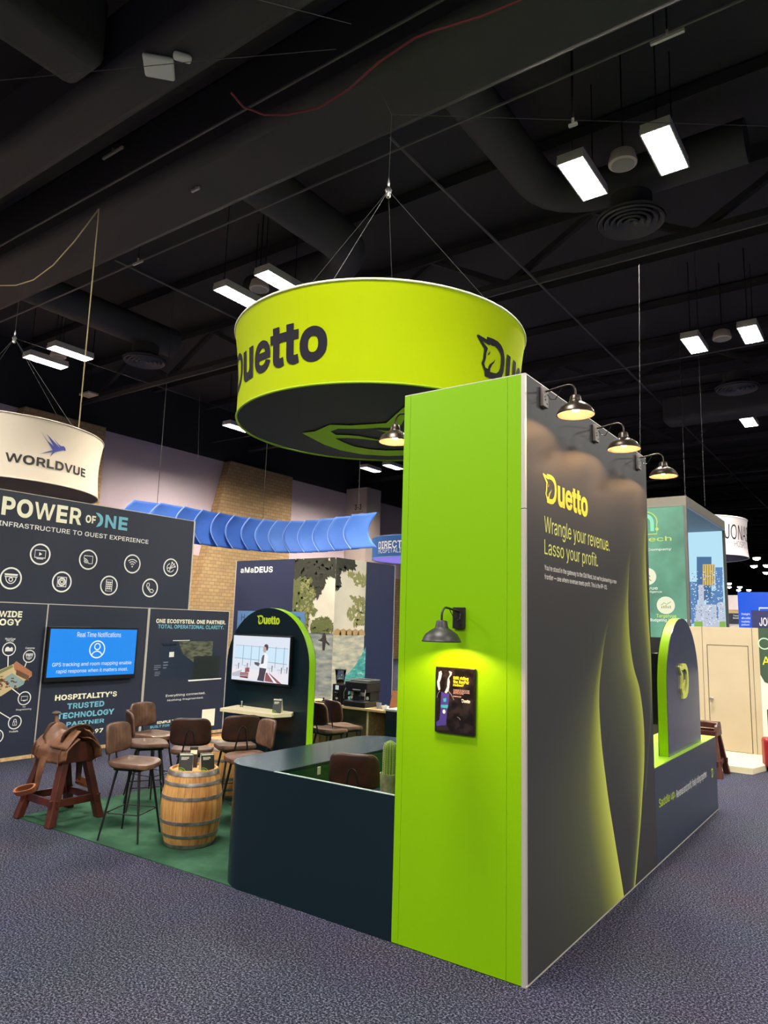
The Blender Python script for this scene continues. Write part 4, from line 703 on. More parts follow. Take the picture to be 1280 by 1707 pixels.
cst = mb.grid(cact, 26, 84, cv=True).build('cactus_stem', m_cactus, c1, smooth=True)
mb = MB()
for k in range(14):
    a = 2 * pi * k / 14
    for j in range(15):
        u = .06 + j * .06; r0 = .045 * 1.1 * (1 - max(0, (u - .72) / .28) ** 2.2) ** .5; x, y, z = r0 * cos(a), r0 * sin(a), .135 + u * .27
        for da, dz in ((.35, .006), (-.35, .006), (0, -.006)):
            mb.tube([(x, y, z), (x + .008 * cos(a + da), y + .008 * sin(a + da), z + dz)], .0007, 3)
mb.build('spines', m_spine, cst)
c2 = pot('round pad cactus in an olive pot half hidden by the lime tower', (-3.07, 4.78, .886), .068, .15, None)
mb = MB()
def pad(c, rx, rz_, tl):
    mb.grid(lambda u, v: (c[0] + rx * sin(pi * u) * cos(2 * pi * v), c[1] + .018 * sin(pi * u) * sin(2 * pi * v), c[2] + rz_ * (1 - cos(pi * u)) + tl * 0), 12, 18, cv=True)
pad((0, 0, .12), .055, .055, 0); pad((-.035, 0, .21), .035, .035, 0); pad((.03, 0, .215), .03, .035, 0)
mb.build('cactus_pad', m_cactus, c2, smooth=True)

# ================================================================== hanging round signs
m_drum = mat('chartreuse_fabric', (164, 181, 0), .8, spec=.1)
m_dark = mat('dark_underside_fabric', (10, 18, 24), .6)
m_under = mat('lime_underside_print', (176, 214, 24), .7)
def drum(label, cx, cy, r0, r1, bow, z0, z1, skin, under, rim, cat='hanging sign'):
    t = thing('hanging_sign', label, cat, (cx, cy, z0))
    R0 = lambda z: r0 + (r1 - r0) * (z - z0) / (z1 - z0) - bow * sin(pi * min(max((z - z0) / (z1 - z0), 0), 1))
    part(MB().grid(lambda u, v: (cx + R0(z0 + (z1 - z0) * v) * cos(2 * pi * u), cy + R0(z0 + (z1 - z0) * v) * sin(2 * pi * u), z0 + (z1 - z0) * v), 96, 12, cu=True), 'fabric_skin', skin, t, smooth=True)
    part(MB().flat([circ(cx, cy, r0 - .012, 96)], lambda u, v, d: (u, v, z0 + .01)), 'underside', under, t)
    mb = MB(); mb.tube([(cx + r1 * cos(2 * pi * k / 96), cy + r1 * sin(2 * pi * k / 96), z1) for k in range(96)], .014, 8, closed=True)
    part(mb, 'top_rim', rim[0], t, smooth=True)
    mb = MB(); mb.tube([(cx + r0 * cos(2 * pi * k / 96), cy + r0 * sin(2 * pi * k / 96), z0 + .004) for k in range(96)], .013, 8, closed=True)
    part(mb, 'bottom_rim', rim[1], t, smooth=True)
    return t, R0
def wrap(mb_src, cx, cy, R0, step=.06):
    """bend flat artwork (x = arc length, z = height) round a drum"""
    bm = bmesh.new(); me = bpy.data.meshes.new('art'); me.from_pydata([(v[0], 0, v[2]) for v in mb_src.v], [], mb_src.f); bm.from_mesh(me); bpy.data.meshes.remove(me)
    x0 = min(v.co.x for v in bm.verts); x1 = max(v.co.x for v in bm.verts); x = x0 + step
    while x < x1:
        bmesh.ops.bisect_plane(bm, geom=bm.verts[:] + bm.edges[:] + bm.faces[:], plane_co=(x, 0, 0), plane_no=(1, 0, 0), dist=1e-5); x += step
    out = MB(); bm.verts.index_update()
    out.add([(cx + (R0(v.co.z) + .006) * cos(v.co.x), cy + (R0(v.co.z) + .006) * sin(v.co.x), v.co.z) for v in bm.verts], [tuple(v.index for v in f.verts) for f in bm.faces])
    bm.free(); return out
flatXZ = lambda u, v, d=0: (u, 0, v)

DCX, DCY, DZ0, DZ1 = -5.235, 7.09, 4.6, 5.70
sign, RD = drum('round chartreuse fabric sign hanging over the booth', DCX, DCY, 1.765, 1.84, .03, DZ0, DZ1, m_drum, m_dark, (m_cream, mat('lime_rim', (150, 180, 10), .6)))
st = radians(2.5)
def drum_logo(a_right, name):
    wd = radians(64.0); a0 = a_right - wd
    mb = MB(); emblem(mb, flatXZ, a0, 4.862, wd * .27, .458)
    part(wrap(mb, DCX, DCY, RD, st), 'unicorn_emblem', m_ink, sign)
    mb = MB(); put(mb, 'uetto', flatXZ, a0 + wd * .292, a_right, 4.862, 5.32, bold=.045, space=.95)
    part(wrap(mb, DCX, DCY, RD, st), 'lettering', m_ink, sign)
drum_logo(radians(-71.9), 'a'); drum_logo(radians(-18.0 + 64), 'b'); drum_logo(radians(166), 'c')
S8, A8, OX, OY = 1.86, radians(12.5), -6.08, 6.12
def under(u, v, d=0):
    x, y = cos(A8), sin(A8)
    return (OX + S8 * (x * v - y * u), OY + S8 * (y * v + x * u), DZ0 - .003)
mb = MB(); emblem(mb, under, 0, 0, 1.192, 1.0)
part(mb, 'underside_emblem', m_under, sign)
# rigging
def rig(label, apex, top, cx, cy, r, z, extra=(), angs=(20, 115, 205, 290)):
    t = thing('sign_rigging', label, 'cable', apex)
    for a in angs:
        part(MB().tube([apex, (cx + r * cos(radians(a)), cy + r * sin(radians(a)), z)], .004, 6), 'wire', m_wire, t)
    part(MB().tube([apex, top], .004, 6), 'hanging_wire', m_wire, t)
    mb = MB(); mb.lathe([(.0, -.12), (.03, -.1), (.035, -.02), (.05, .0), (.03, .03), (.012, .06), (.02, .1), (.008, .16), (0, .2)], 12, apex)
    part(mb, 'shackle', m_steel, t, smooth=True)
    for q in extra: part(MB().tube(q, .004, 6), 'tie_wire', m_wire, t)
    return t
apx = Vector((-5.19, 7.1, 7.89)); atop = Vector((-5.18, 7.11, 9.02))
rt = at_z(1300, 211, 9.02); ul = at_z(622, 130, 9.5)
rig('steel wires holding up the chartreuse round sign', apx, atop, DCX, DCY, 1.84, DZ1, [[atop, rt], [atop, ul]], (-70, 28, 118, 200))
for px, py in ((822, 201), (955, 208), (1155, 207)):
    pass
WCX, WCY, WZ0, WZ1 = -14.85, 7.08, 4.6, 5.8
m_wv = mat('warm_white_fabric', (208, 195, 177), .7)
wv, RW = drum('round white fabric sign with a swallow above the navy wall', WCX, WCY, 1.925, 1.94, .05, WZ0, WZ1, m_wv, mat('navy_underside', (26, 30, 60), .6), (m_wv, m_wv))
def wpt(px, py): return at_cyl(px, py, WCX, WCY, RW(5.2))
a0, z0 = wpt(7, 773); a1, z1 = wpt(142, 782)
zz0 = (wpt(12, 769)[1] + wpt(141, 797.5)[1]) / 2; zz1 = (wpt(6, 752.5)[1] + wpt(142, 782.5)[1]) / 2
mb = MB(); put(mb, 'WORLDVUE', flatXZ, a0, a1, zz0, zz1, bold=.03)
part(wrap(mb, WCX, WCY, RW, st), 'lettering', mat('near_black_ink', (26, 22, 22), .6), wv)
bird = [(478, 145), (560, 250), (632, 310), (545, 168), (640, 265), (712, 335), (628, 222), (690, 290), (722, 312), (750, 312), (770, 335), (776, 368), (745, 362), (690, 372), (650, 382), (620, 408), (594, 438), (612, 392), (622, 378), (470, 404), (560, 375), (622, 360), (600, 320)]
pts = [wpt(x * 180 / 1280, 700 + y * 180 / 1280) for x, y in bird]
bird2 = [pts[0], pts[1], pts[2], pts[3], pts[4], pts[5], pts[6], pts[7], pts[8], pts[9], pts[10], pts[11], pts[12], pts[13], pts[14], pts[15], pts[16], pts[17], pts[18], pts[19], pts[20], pts[21], pts[22]]
mb = MB(); mb.flat([bird2], flatXZ)
part(wrap(mb, WCX, WCY, RW, st), 'swallow_emblem', mat('indigo_ink', (58, 66, 150), .6), wv)
wapx = Vector((WCX, WCY, 7.9))
rig('steel wires holding up the round white sign', wapx, Vector((WCX, WCY, 9.5)), WCX, WCY, 1.93, WZ1, [], (-52, 12, 100, 190))
def rope(label, pts, r, m, cat='rope'): return tag(MB().tube(pts, r, 6).build('hanging_rope', m, smooth=True), label, cat)
m_rope = mat('tan_rope', (176, 160, 120), .8)
q0 = at_z(165, 348, 9.45)
q1 = at_y(131, 716, q0.y); k_ = (5.8 - CH) / (q1.z - CH); q1 = EYE + (q1 - EYE) * k_
rope('tan rope dropping to the rim of the round white sign', [q0, q1], .012, m_rope)
qa = at_z(0, 476, 9.0)
rope('tan rope sagging from the duct towards the left edge', [q0] + [q0.lerp(qa, s_) + Vector((0, 0, -.5 * sin(pi * s_))) for s_ in (.2, .4, .6, .8)] + [qa], .012, m_rope)
q = [at_z(*p_, 9.35) for p_ in ((385, 154), (405, 178), (440, 191), (480, 191), (530, 180), (580, 150), (630, 105), (690, 64), (720, 52), (800, 28), (868, 0), (920, -30))]
for i in range(1, 8): q[i].z = 9.35
rope('dark red cable drooping below the ceiling at top', q, .016, mat('dark_red_cable', (120, 40, 50), .5), 'cable')
def wire(label, pts, r=.0045, m=None): return tag(MB().tube(pts, r, 5).build('ceiling_wire', m or m_wire), label, 'wire')
wire('thin wire crossing in front of the white access boxes', [at_z(-20, 136, 9.2), at_z(330, 102, 9.2), at_z(560, 82, 9.3)])
wire('thin wire at the top edge of the photo', [at_z(400, -8, 9.2), at_z(585, 40, 9.2)])
wire('vertical wire beside the nearest wall lamp', [at_y(1065, 440, 12), at_y(1067, 765, 12)])
wire('vertical wire down to the green lightbox tower', [at_y(1157, 420, 17.0), at_y(1175, 843, 17.0)])
wire('long thin wire from the rigging down behind the lime sign', [wapx, at_y(400, 690, 16), ], .006)
wire('thin vertical wire against the lavender wall', [at_y(333, 660, 15), at_y(330, 765, 15)], .006)

# ================================================================== white-sign booth: long navy wall
WX = -10.85
fW = fx(WX)
nav = thing('booth_wall', 'long navy booth wall with white lettering and round icons at left', 'booth wall', (WX, 7, 0))
YB0, YB1, YH1 = 2.0, 9.93, 8.915
part(MB().box(WX - .08, WX, YB0, 6.14, .05, 2.305), 'left_panel', m_navy, nav)
part(MB().box(WX - .08, WX, 6.16, 8.0, .05, 2.305), 'middle_panel', m_navy, nav)
part(MB().box(WX - .08, WX, 8.045, YB1 - .02, .05, 2.305), 'right_panel', m_navy, nav)
part(MB().box(WX - .09, WX - .006, YB0, YH1 - .03, 2.32, 3.985), 'header_panel', m_navy, nav)
part(MB().box(WX - .09, WX + .004, YH1 - .03, YH1, 2.31, 3.99).box(WX - .09, WX + .002, YB0, YH1, 3.985, 3.995), 'header_frame', m_alu, nav)
part(MB().box(WX - .08, WX + .003, 6.14, 6.16, .05, 2.305).box(WX - .08, WX + .012, 8.0, 8.045, .02, 2.32).box(WX - .08, WX + .004, YB1 - .02, YB1, .02, 2.32).box(WX - .08, WX + .003, YB0, YB1, 2.305, 2.318), 'frame_strips', m_alu, nav)
part(MB().box(WX - .08, WX + .02, YB0, YB1, 0, .05), 'base_strip', m_birch, nav)
part(MB().box(WX - .5, WX - .08, YB1 - .04, YB1, 0, 2.3), 'return_panel', m_navy, nav)
def wtext(s_, m, bl, tr, **k):
    p0 = at_x(*bl, WX); p1 = at_x(*tr, WX); k.setdefault('bold', .02)
    return part(put(MB(), s_, fW, p0.y, p1.y, p0.z, p1.z, .003, **k), 'lettering', m, nav)
wtext('POWER', m_cream, (1.5, 858), (137.5, 847.5), bold=.05)
wtext('ONE', m_aqua, (149, 876.5), (213.4, 863), bold=.05)
p0 = at_x(142, 871, WX); p1 = at_x(160, 861.5, WX)
part(MB().flat([circ((p0.y + p1.y) / 2, (p0.z + p1.z) / 2, .15)], fW, .004), 'badge', m_navy, nav)
part(put(MB(), 'OF', fW, p0.y, p1.y, p0.z, p1.z + .01, .005, bold=.05), 'lettering', m_cream, nav)
wtext('INFRASTRUCTURE TO GUEST EXPERIENCE', m_white, (-3, 875.5), (247.5, 900), bold=.012)
RI = .155
def icon(px, py, kind, X=WX, r=RI, m=None):
    c = at_x(px, py, X); u, v = c.y, c.z; mb = MB(); f = fx(X); s = r
    ring(mb, u, v, s, .024 * s / .155, f, .003)
    lw = .015 * s / .155; S = lambda l, **k: stroke(mb, [(u + a * s, v + b * s) for a, b in l], lw, f, .003, **k)
    Fl = lambda l: mb.flat([[(u + a * s, v + b * s) for a, b in l]], f, .003)
    if kind == 'tv': S([(-.55, .4), (.55, .4), (.55, -.35), (-.55, -.35)], closed=True); Fl([(-.12, .2), (.2, .03), (-.12, -.15)]); Fl([(-.35, -.5), (.35, -.5), (.35, -.42), (-.35, -.42)])
    elif kind == 'cast':
        S([(-.5, .1), (-.5, .4), (.5, .4), (.5, -.4), (.05, -.4)])
        for q_ in (.18, .34, .5): S([(-.5 + q_ * cos(radians(t_)), -.4 + q_ * sin(radians(t_))) for t_ in range(0, 91, 15)])
    elif kind == 'wifi':
        for q_ in (.3, .55, .8): S([(q_ * cos(radians(t_)), -.3 + q_ * sin(radians(t_))) for t_ in range(45, 136, 15)])
        Fl([(.09 * cos(t_), -.3 + .09 * sin(t_)) for t_ in [k * pi / 6 for k in range(12)]])
    elif kind == 'leaf':
        S([(.5 * cos(radians(t_)) - .05, .5 * sin(radians(t_)) - .05) for t_ in range(100, 360, 20)])
        for t_ in (15, 45, 75): S([(-.2, -.2), (.6 * cos(radians(t_)), .6 * sin(radians(t_)))]); ring(mb, u + .6 * s * cos(radians(t_)), v + .6 * s * sin(radians(t_)), .08 * s, lw, f, .003, 10)
        S([(-.3 + .2 * cos(radians(t_)), -.25 + .2 * sin(radians(t_))) for t_ in range(0, 360, 30)], closed=True)
    elif kind == 'dome':
        S([(-.65, .4), (.65, .4), (.6, .15), (-.6, .15)], closed=True); Fl([(-.6, .36), (.6, .36), (.6, .26), (-.6, .26)])
        S([(-.5, .15)] + [(.5 * cos(radians(t_)), .1 + .6 * sin(radians(t_))) for t_ in range(190, 351, 16)] + [(.5, .15)]); ring(mb, u, v - .12 * s, .18 * s, lw, f, .003, 14)
    elif kind == 'lock': S([(-.3, .05), (.3, .05), (.3, -.45), (-.3, -.45)], closed=True); S([(-.2, .05)] + [(.2 * cos(radians(t_)), .25 + .2 * sin(radians(t_))) for t_ in range(180, -1, -30)] + [(.2, .05)]); Fl([(-.05, -.3), (.05, -.3), (.05, -.12), (-.05, -.12)])
    elif kind == 'cam': S([(-.48, .48), (.48, .48), (.48, -.48), (-.48, -.48)], closed=True); ring(mb, u, v, .36 * s, lw * 1.6, f, .003, 20); ring(mb, u, v, .18 * s, lw, f, .003, 14)
    elif kind == 'phone':
        S([(-.36, .6), (.36, .6), (.36, -.6), (-.36, -.6)], closed=True); S([(-.36, .36), (.36, .36)]); S([(-.36, -.36), (.36, -.36)])
        for q_ in (-.12, .12): S([(q_, .36), (q_, -.36)]); S([(-.36, q_), (.36, q_)])
    elif kind == 'call': S([(-.42, .5), (-.2, .55), (-.1, .25), (-.25, .1), (.05, -.25), (.25, -.12), (.5, -.3), (.4, -.52), (.1, -.5), (-.3, -.1), (-.5, .25)], closed=True)
    elif kind == 'town': Fl([(-.6, -.35), (.6, -.35), (.6, .1), (.4, .35), (.1, .1), (-.1, .35), (-.4, .35), (-.6, .1)])
    elif kind == 'set': S([(-.5, .3), (.5, .3), (.5, -.3), (-.5, -.3)], closed=True); Fl([(-.2, -.45), (.2, -.45), (.2, -.36), (-.2, -.36)])
    return part(mb, 'round_icon', m or m_white, nav)
for px, py, k_ in ((67, 924, 'tv'), (147, 933, 'cast'), (220.5, 940, 'wifi'), (284.5, 946, 'leaf'), (18, 964, 'dome'), (103, 970, 'cam'), (181.5, 976, 'phone'), (250, 980, 'call')): icon(px, py, k_)
# left panel
wtext('WIDE', m_cream, (-2, 1028.5), (37.5, 1019), bold=.04); wtext('OGY', m_cream, (-2, 1042.5), (36, 1032), bold=.04)
for px, py, k_, r in ((15, 1082, 'town', .095), (48.5, 1094, 'dome', .09), (40.5, 1164, 'set', .095), (24.5, 1204, 'lock', .095), (-6, 1228, 'cam', .095)): icon(px, py, k_, r=r)
mb = MB()
for l in (((13.5, 1092), (13, 1112)), ((44, 1104), (40, 1114)), ((33, 1158), (20, 1148)), ((17, 1198), (-3, 1186))):
    a, b_ = at_x(*l[0], WX), at_x(*l[1], WX); stroke(mb, [(a.y, a.z), (b_.y, b_.z)], .014, fW, .0025)
part(mb, 'icon_leaders', m_white, nav)
for l, m in (((( -20, 1145), (-8, 1164), (2, 1160), (53, 1127), (53, 1120), (27, 1102), (22, 1107), (-20, 1125)), mat('plan_sand', (206, 184, 140), .6)),
             (((22, 1107), (27, 1102), (53, 1120), (53, 1127), (45, 1131), (24, 1117)), mat('plan_terracotta', (176, 116, 84), .6)),
             (((8, 1130), (20, 1122), (41, 1136), (39, 1141), (25, 1149), (10, 1140)), mat('plan_pool', (140, 166, 166), .6)),
             (((-20, 1128), (20, 1108), (22, 1112), (-20, 1133)), mat('plan_lawn', (130, 136, 84), .6))):
    pass
    q = [at_x(*p_, WX) for p_ in l]; part(MB().flat([[(v.y, v.z) for v in q]], fW, .003 + .0007 * len(nav.children) * .05), 'floor_plan_print', m, nav)
rn = random.Random(11); mb = MB()
for k in range(26):
    c = at_x(rn.uniform(-4, 24), rn.uniform(1128, 1150), WX); mb.flat([rect(c.y, c.y + rn.uniform(.02, .06), c.z, c.z + rn.uniform(.01, .03))], fW, .0045)
for k in range(8):
    c = at_x(27 + k * 2.6, 1116 + k * 1.3, WX); mb.flat([[(c.y, c.z), (c.y + .03, c.z - .012), (c.y + .03, c.z - .09), (c.y, c.z - .075)]], fW, .0045)
part(mb, 'floor_plan_furniture', mat('plan_brown', (120, 84, 60), .6), nav)
for s_, bl, tr in (('Workflow', (8, 1066.5), (26, 1063)), ('HUB', (11, 1069.5), (23, 1066)), ('Cameras', (42, 1082), (58, 1078.5)), ('TV', (37, 1180), (42.5, 1177)), ('Programming', (26.5, 1185.5), (52, 1180)), ('ProSafe', (15, 1221.5), (30, 1217))):
    wtext(s_, m_white, bl, tr, bold=.01)
# middle panel lettering
for s_, m, bl, tr in (("HOSPITALITY'S", m_cream, (91.2, 1168.3), (195, 1152)), ('TRUSTED', m_aqua, (111.5, 1182.5), (174, 1168)), ('TECHNOLOGY', m_aqua, (94.4, 1199.5), (190.6, 1181)), ('PARTNER', m_aqua, (110, 1211), (174, 1197.5)), ('197', m_cream, (150, 1223), (172, 1213.5))):
    wtext(s_, m, bl, tr, bold=.035)
# right panel
wtext('ONE ECOSYSTEM. ONE PARTNER.', m_cream, (260, 1038.5), (376, 1034.5), bold=.03); wtext('TOTAL OPERATIONAL CLARITY.', m_aqua, (263, 1047.5), (373, 1043), bold=.02)
wtext('Everything connected.', m_white, (276, 1163), (342, 1153), bold=.01); wtext('Nothing fragmented.', m_white, (278.5, 1170), (339, 1161), bold=.01)
wtext('SIMPLE T', m_cream, (261, 1207), (290, 1199.5), bold=.03); wtext('BUILT FOR T', m_aqua, (250, 1214.5), (288, 1206), bold=.02)
def wq(l): return [(v.y, v.z) for v in [at_x(*p_, WX) for p_ in l]]
part(MB().flat([wq([(337, 1183), (358.5, 1181), (356.5, 1209), (335, 1212)])], fW, .003), 'blank_card', m_cream, nav)
part(MB().flat([wq([(268, 1069), (357, 1068), (355, 1129), (266, 1131)])], fW, .003), 'screen_mockup', mat('mockup_navy', (24, 40, 62), .4), nav)
part(MB().flat([wq([(297, 1069), (355, 1069), (353, 1094), (330, 1110), (305, 1090)])], fW, .0036), 'mockup_photo', speckle(mat('mockup_photo', (70, 76, 62), .5), [(.35, (44, 50, 46)), (.6, (100, 104, 80))], 6, 4, stretch=(1, 1, 4)), nav)
part(MB().flat([wq([(323, 1094), (367, 1093), (364, 1131), (320, 1132)])], fW, .0042), 'laptop_screen', mat('mockup_black', (26, 34, 34), .4), nav)
part(MB().flat([wq([(313, 1133.5), (369, 1130), (368, 1132), (314, 1136)])], fW, .0046).flat([wq([(282, 1087), (290, 1086.5), (289.5, 1095), (281.5, 1095.5)])], fW, .0046).flat([wq([(288, 1067.3), (316, 1066.8), (316, 1068), (288, 1068.5)])], fW, .0046), 'mockup_highlights', m_white, nav)
wtext('Welcome', m_white, (271, 1077), (294.5, 1072.5), bold=.02)
mb = MB(); rn = random.Random(5)
for l in ((256, 1108, 268, 1118), (257, 1119, 267, 1128), (271, 1102, 280, 1116)):
    a, b_ = at_x(l[0], l[3], WX), at_x(l[2], l[1], WX); dashes(mb, fW, a.y, b_.y, a.z, b_.z, 3, rn, .005)
part(mb, 'mockup_copy', mat('grey_blue_print', (130, 140, 160), .5), nav)
# the television
tv = thing('television', 'wall television with a bright blue notification screen', 'television', (WX + .02, 7.0, 1.55))
a, b_, c, d = at_x(84, 1048, WX + .09), at_x(228, 1050, WX + .09), at_x(78, 1129, WX + .09), at_x(223.5, 1124, WX + .09)
ty0, ty1, tz0, tz1 = (a.y + c.y) / 2, (b_.y + d.y) / 2, (c.z + d.z) / 2, (a.z + b_.z) / 2
part(MB().box(WX + .02, WX + .088, ty0 - .03, ty1 + .03, tz0 - .07, tz1 + .035), 'bezel', m_blackp, tv, bevel=.006)
part(MB().box(WX + .001, WX + .02, 6.6, 7.4, 1.3, 1.7), 'wall_bracket', m_black, tv)
part(MB().flat([rect(ty0, ty1, tz0, tz1)], fx(WX), .089), 'screen', mat('blue_screen', (8, 138, 240), emit=1.0), tv)
m_scr = mat('screen_white', (236, 244, 255), emit=1.0)
fV = fx(WX); TW, THt = ty1 - ty0, tz1 - tz0; mb = MB(); D_ = .0905
for s_, u0, u1, v0, v1 in (('Real Time Notifications', .29, .80, .83, .94), ('GPS tracking and room mapping enable', .05, .96, .20, .30), ('rapid response when it matters most.', .10, .92, .06, .16)):
    part(put(MB(), s_, fV, ty0 + TW * u0, ty0 + TW * u1, tz0 + THt * v0, tz0 + THt * v1, D_), 'screen_lettering', m_scr, tv)
cu, cv = ty0 + TW * .53, tz0 + THt * .565
ring(mb, cu, cv, .135, .02, fV, D_); ring(mb, cu, cv + .045, .05, .018, fV, D_, 20)
stroke(mb, [(cu + .09 * cos(radians(t_)), cv - .1 + .07 * sin(radians(t_))) for t_ in range(0, 181, 15)], .018, fV, D_)
part(mb, 'person_icon', m_scr, tv)

# ================================================================== booth carpet
m_gcar = speckle(mat('green_carpet', (56, 100, 74), .95, spec=.1), [(.3, (34, 62, 46)), (.5, (48, 82, 61)), (.72, (70, 108, 84))], 2.2, 6, bump=.1)
tag(MB().prism([(-7.82, 4.32), (-4.62, 4.40), (-2.0, 4.45), (-2.0, 10.06), (-8.1, 10.3)], lambda u, v, d: (u, v, d), .0, .008).build('booth_carpet', m_gcar), 'dark green carpet under the stools and barrels of the booth', 'carpet')

# ================================================================== screen arch (left) and emblem arch (right)
def arch_outline(u0, u1, z0, zt, n=28):
    r = (u1 - u0) / 2; c = (u0 + u1) / 2; zc = zt - r * 1.0
    return [(u0, z0), (u1, z0)] + [(c + r * cos(pi * k / n), zc + r * sin(pi * k / n)) for k in range(n + 1)]
def arch(root, fn, u0, u1, z0, zt, depth, face, edge, lip=.0):
    ol = arch_outline(u0, u1, z0, zt); n = len(ol)
    part(MB().prism([(u, v) for u, v in ol], fn, -depth + .006, -.006), 'core_panel', edge, root, smooth=True)
    part(MB().flat([ol], fn, 0.0).add([fn(u, v, 0.0) for u, v in ol] + [fn(u, v, -.006) for u, v in ol], [(i, (i + 1) % n, n + (i + 1) % n, n + i) for i in range(n)]), 'face_panel', face, root)
    part(MB().flat([ol], fn, -depth), 'back_panel', face, root)
AY = 6.98
fA = fy(AY)
sa = thing('screen_arch', 'dark teal arched wall with lime edge, screen and shelf', 'display wall', (-6.9, AY, 0))
AX0, AX1, AZT = -7.62, -6.115, 2.325
arch(sa, fA, AX0, AX1, .0, AZT, .13, m_teal, m_limeedge)
a, b_ = at_y(428.5, 1040, AY), at_y(467, 1028, AY)
mb = MB(); wordmark(mb, fA, a.x, b_.x, 2.105, 2.225, .001, .006); part(mb, 'wordmark', m_lime_v, sa)
SZ = 1.02
p_ = [at_z(367, 1181, SZ), at_z(459, 1191, SZ), at_z(485, 1189, SZ)]
shelf = [(-7.36, AY), (-7.24, 6.56), (-6.33, 6.6), (-6.25, 6.84), (-6.34, AY)]
part(MB().prism(shelf, lambda u, v, d: (u, v, d), SZ - .04, SZ), 'shelf', mat('pale_birch_shelf', (226, 214, 178), .5), sa)
tv2 = thing('television', 'television on the teal arch showing a waiter in a dining room', 'television', (-7.0, AY - .03, 1.65))
a, b_, c, d = at_y(391, 1060, AY - .07), at_y(485.5, 1062, AY - .07), at_y(384.5, 1133, AY - .07), at_y(478.5, 1140, AY - .07)
x0, x1, z0, z1 = (a.x + c.x) / 2, (b_.x + d.x) / 2, (c.z + d.z) / 2, (a.z + b_.z) / 2
part(MB().box(x0 - .018, x1 + .018, AY - .069, AY - .02, z0 - .022, z1 + .018), 'bezel', m_blackp, tv2, bevel=.005)
part(MB().box(x0 + .3, x1 - .3, AY - .02, AY - .0005, z0 + .1, z1 - .1), 'wall_bracket', m_black, tv2)
fS = fy(AY - .07); TW, TH2 = x1 - x0, z1 - z0
def scr(rgb, e=1.0): return mat('screen_%d_%d_%d' % rgb, rgb, emit=e)
U = lambda x: x0 + TW * (x - 188) / 752.0
V = lambda y: z1 - TH2 * (y - 455) / 590.0
PP = lambda l: [(U(x), V(y)) for x, y in l]
part(MB().flat([rect(x0, x1, z0, z1)], fS, .0005), 'screen', scr((222, 230, 242)), tv2)
mb = MB(); mb.cur = 0
mats_p = [scr((206, 232, 250)), scr((150, 170, 190)), scr((236, 232, 238)), scr((150, 90, 96)), scr((92, 88, 96)), scr((74, 66, 78)), scr((196, 164, 150)), scr((240, 244, 250)), scr((190, 190, 204)), scr((120, 44, 48))]
def pl(i, l, d=.0015): mb.cur = i; mb.flat([PP(l)], fS, d)
pl(0, [(225, 585), (925, 600), (915, 800), (215, 760)], .001)
for x in (335, 445, 552, 768, 876): pl(1, [(x - 4, 580), (x + 4, 580), (x - 2, 850), (x - 10, 850)])
pl(1, [(215, 750), (560, 764), (560, 772), (215, 758)]); pl(1, [(660, 778), (912, 792), (912, 800), (660, 786)]); pl(1, [(225, 582), (925, 596), (925, 602), (225, 588)])
pl(2, [(188, 880), (930, 900), (920, 1045), (188, 1005)], .0012)
pl(8, [(195, 960), (330, 905), (300, 1000), (195, 1000)]); pl(3, [(650, 920), (700, 925), (860, 1045), (640, 1030)]); pl(7, [(672, 925), (690, 926), (800, 1040), (760, 1040)], .002)
for x, y in ((250, 850), (370, 845), (700, 855), (820, 870), (890, 860)):
    pl(8, [(x - 30, y), (x + 30, y), (x + 26, y + 8), (x - 26, y + 8)]); pl(8, [(x - 3, y), (x + 3, y), (x + 3, y + 60), (x - 3, y + 60)]); pl(4, [(x + 24, y - 30), (x + 36, y - 28), (x + 30, y + 50), (x + 22, y + 50)], .0014)
pl(3, [(375, 880), (430, 870), (430, 930), (370, 940)]); pl(9, [(310, 945), (420, 940), (415, 1015), (305, 1008)], .0018); pl(7, [(315, 962), (416, 957), (415, 964), (314, 969)], .0024); pl(7, [(312, 985), (416, 980), (415, 987), (311, 992)], .0024)
pl(5, [(565, 862), (655, 868), (640, 950), (630, 1035), (540, 1028), (560, 950)], .002)      # trousers
pl(7, [(600, 690), (640, 668), (668, 700), (668, 780), (655, 868), (570, 862), (575, 780)], .0022)  # shirt
pl(4, [(598, 700), (622, 690), (615, 800), (592, 815), (580, 812), (586, 745)], .0026)      # waistcoat
pl(7, [(640, 720), (660, 740), (640, 830), (560, 838), (556, 820), (620, 806)], .003)       # sleeve
pl(4, [(490, 795), (545, 795), (572, 815), (570, 835), (540, 842), (500, 825)], .003)       # cloth over arm
pl(6, [(604, 590), (622, 570), (648, 590), (648, 630), (632, 662), (610, 660), (600, 640)], .0026)  # face
pl(5, [(615, 565), (640, 550), (664, 565), (668, 605), (655, 640), (645, 630), (640, 595), (615, 582)], .003)  # hair
part(mb, 'picture', mats_p, tv2)

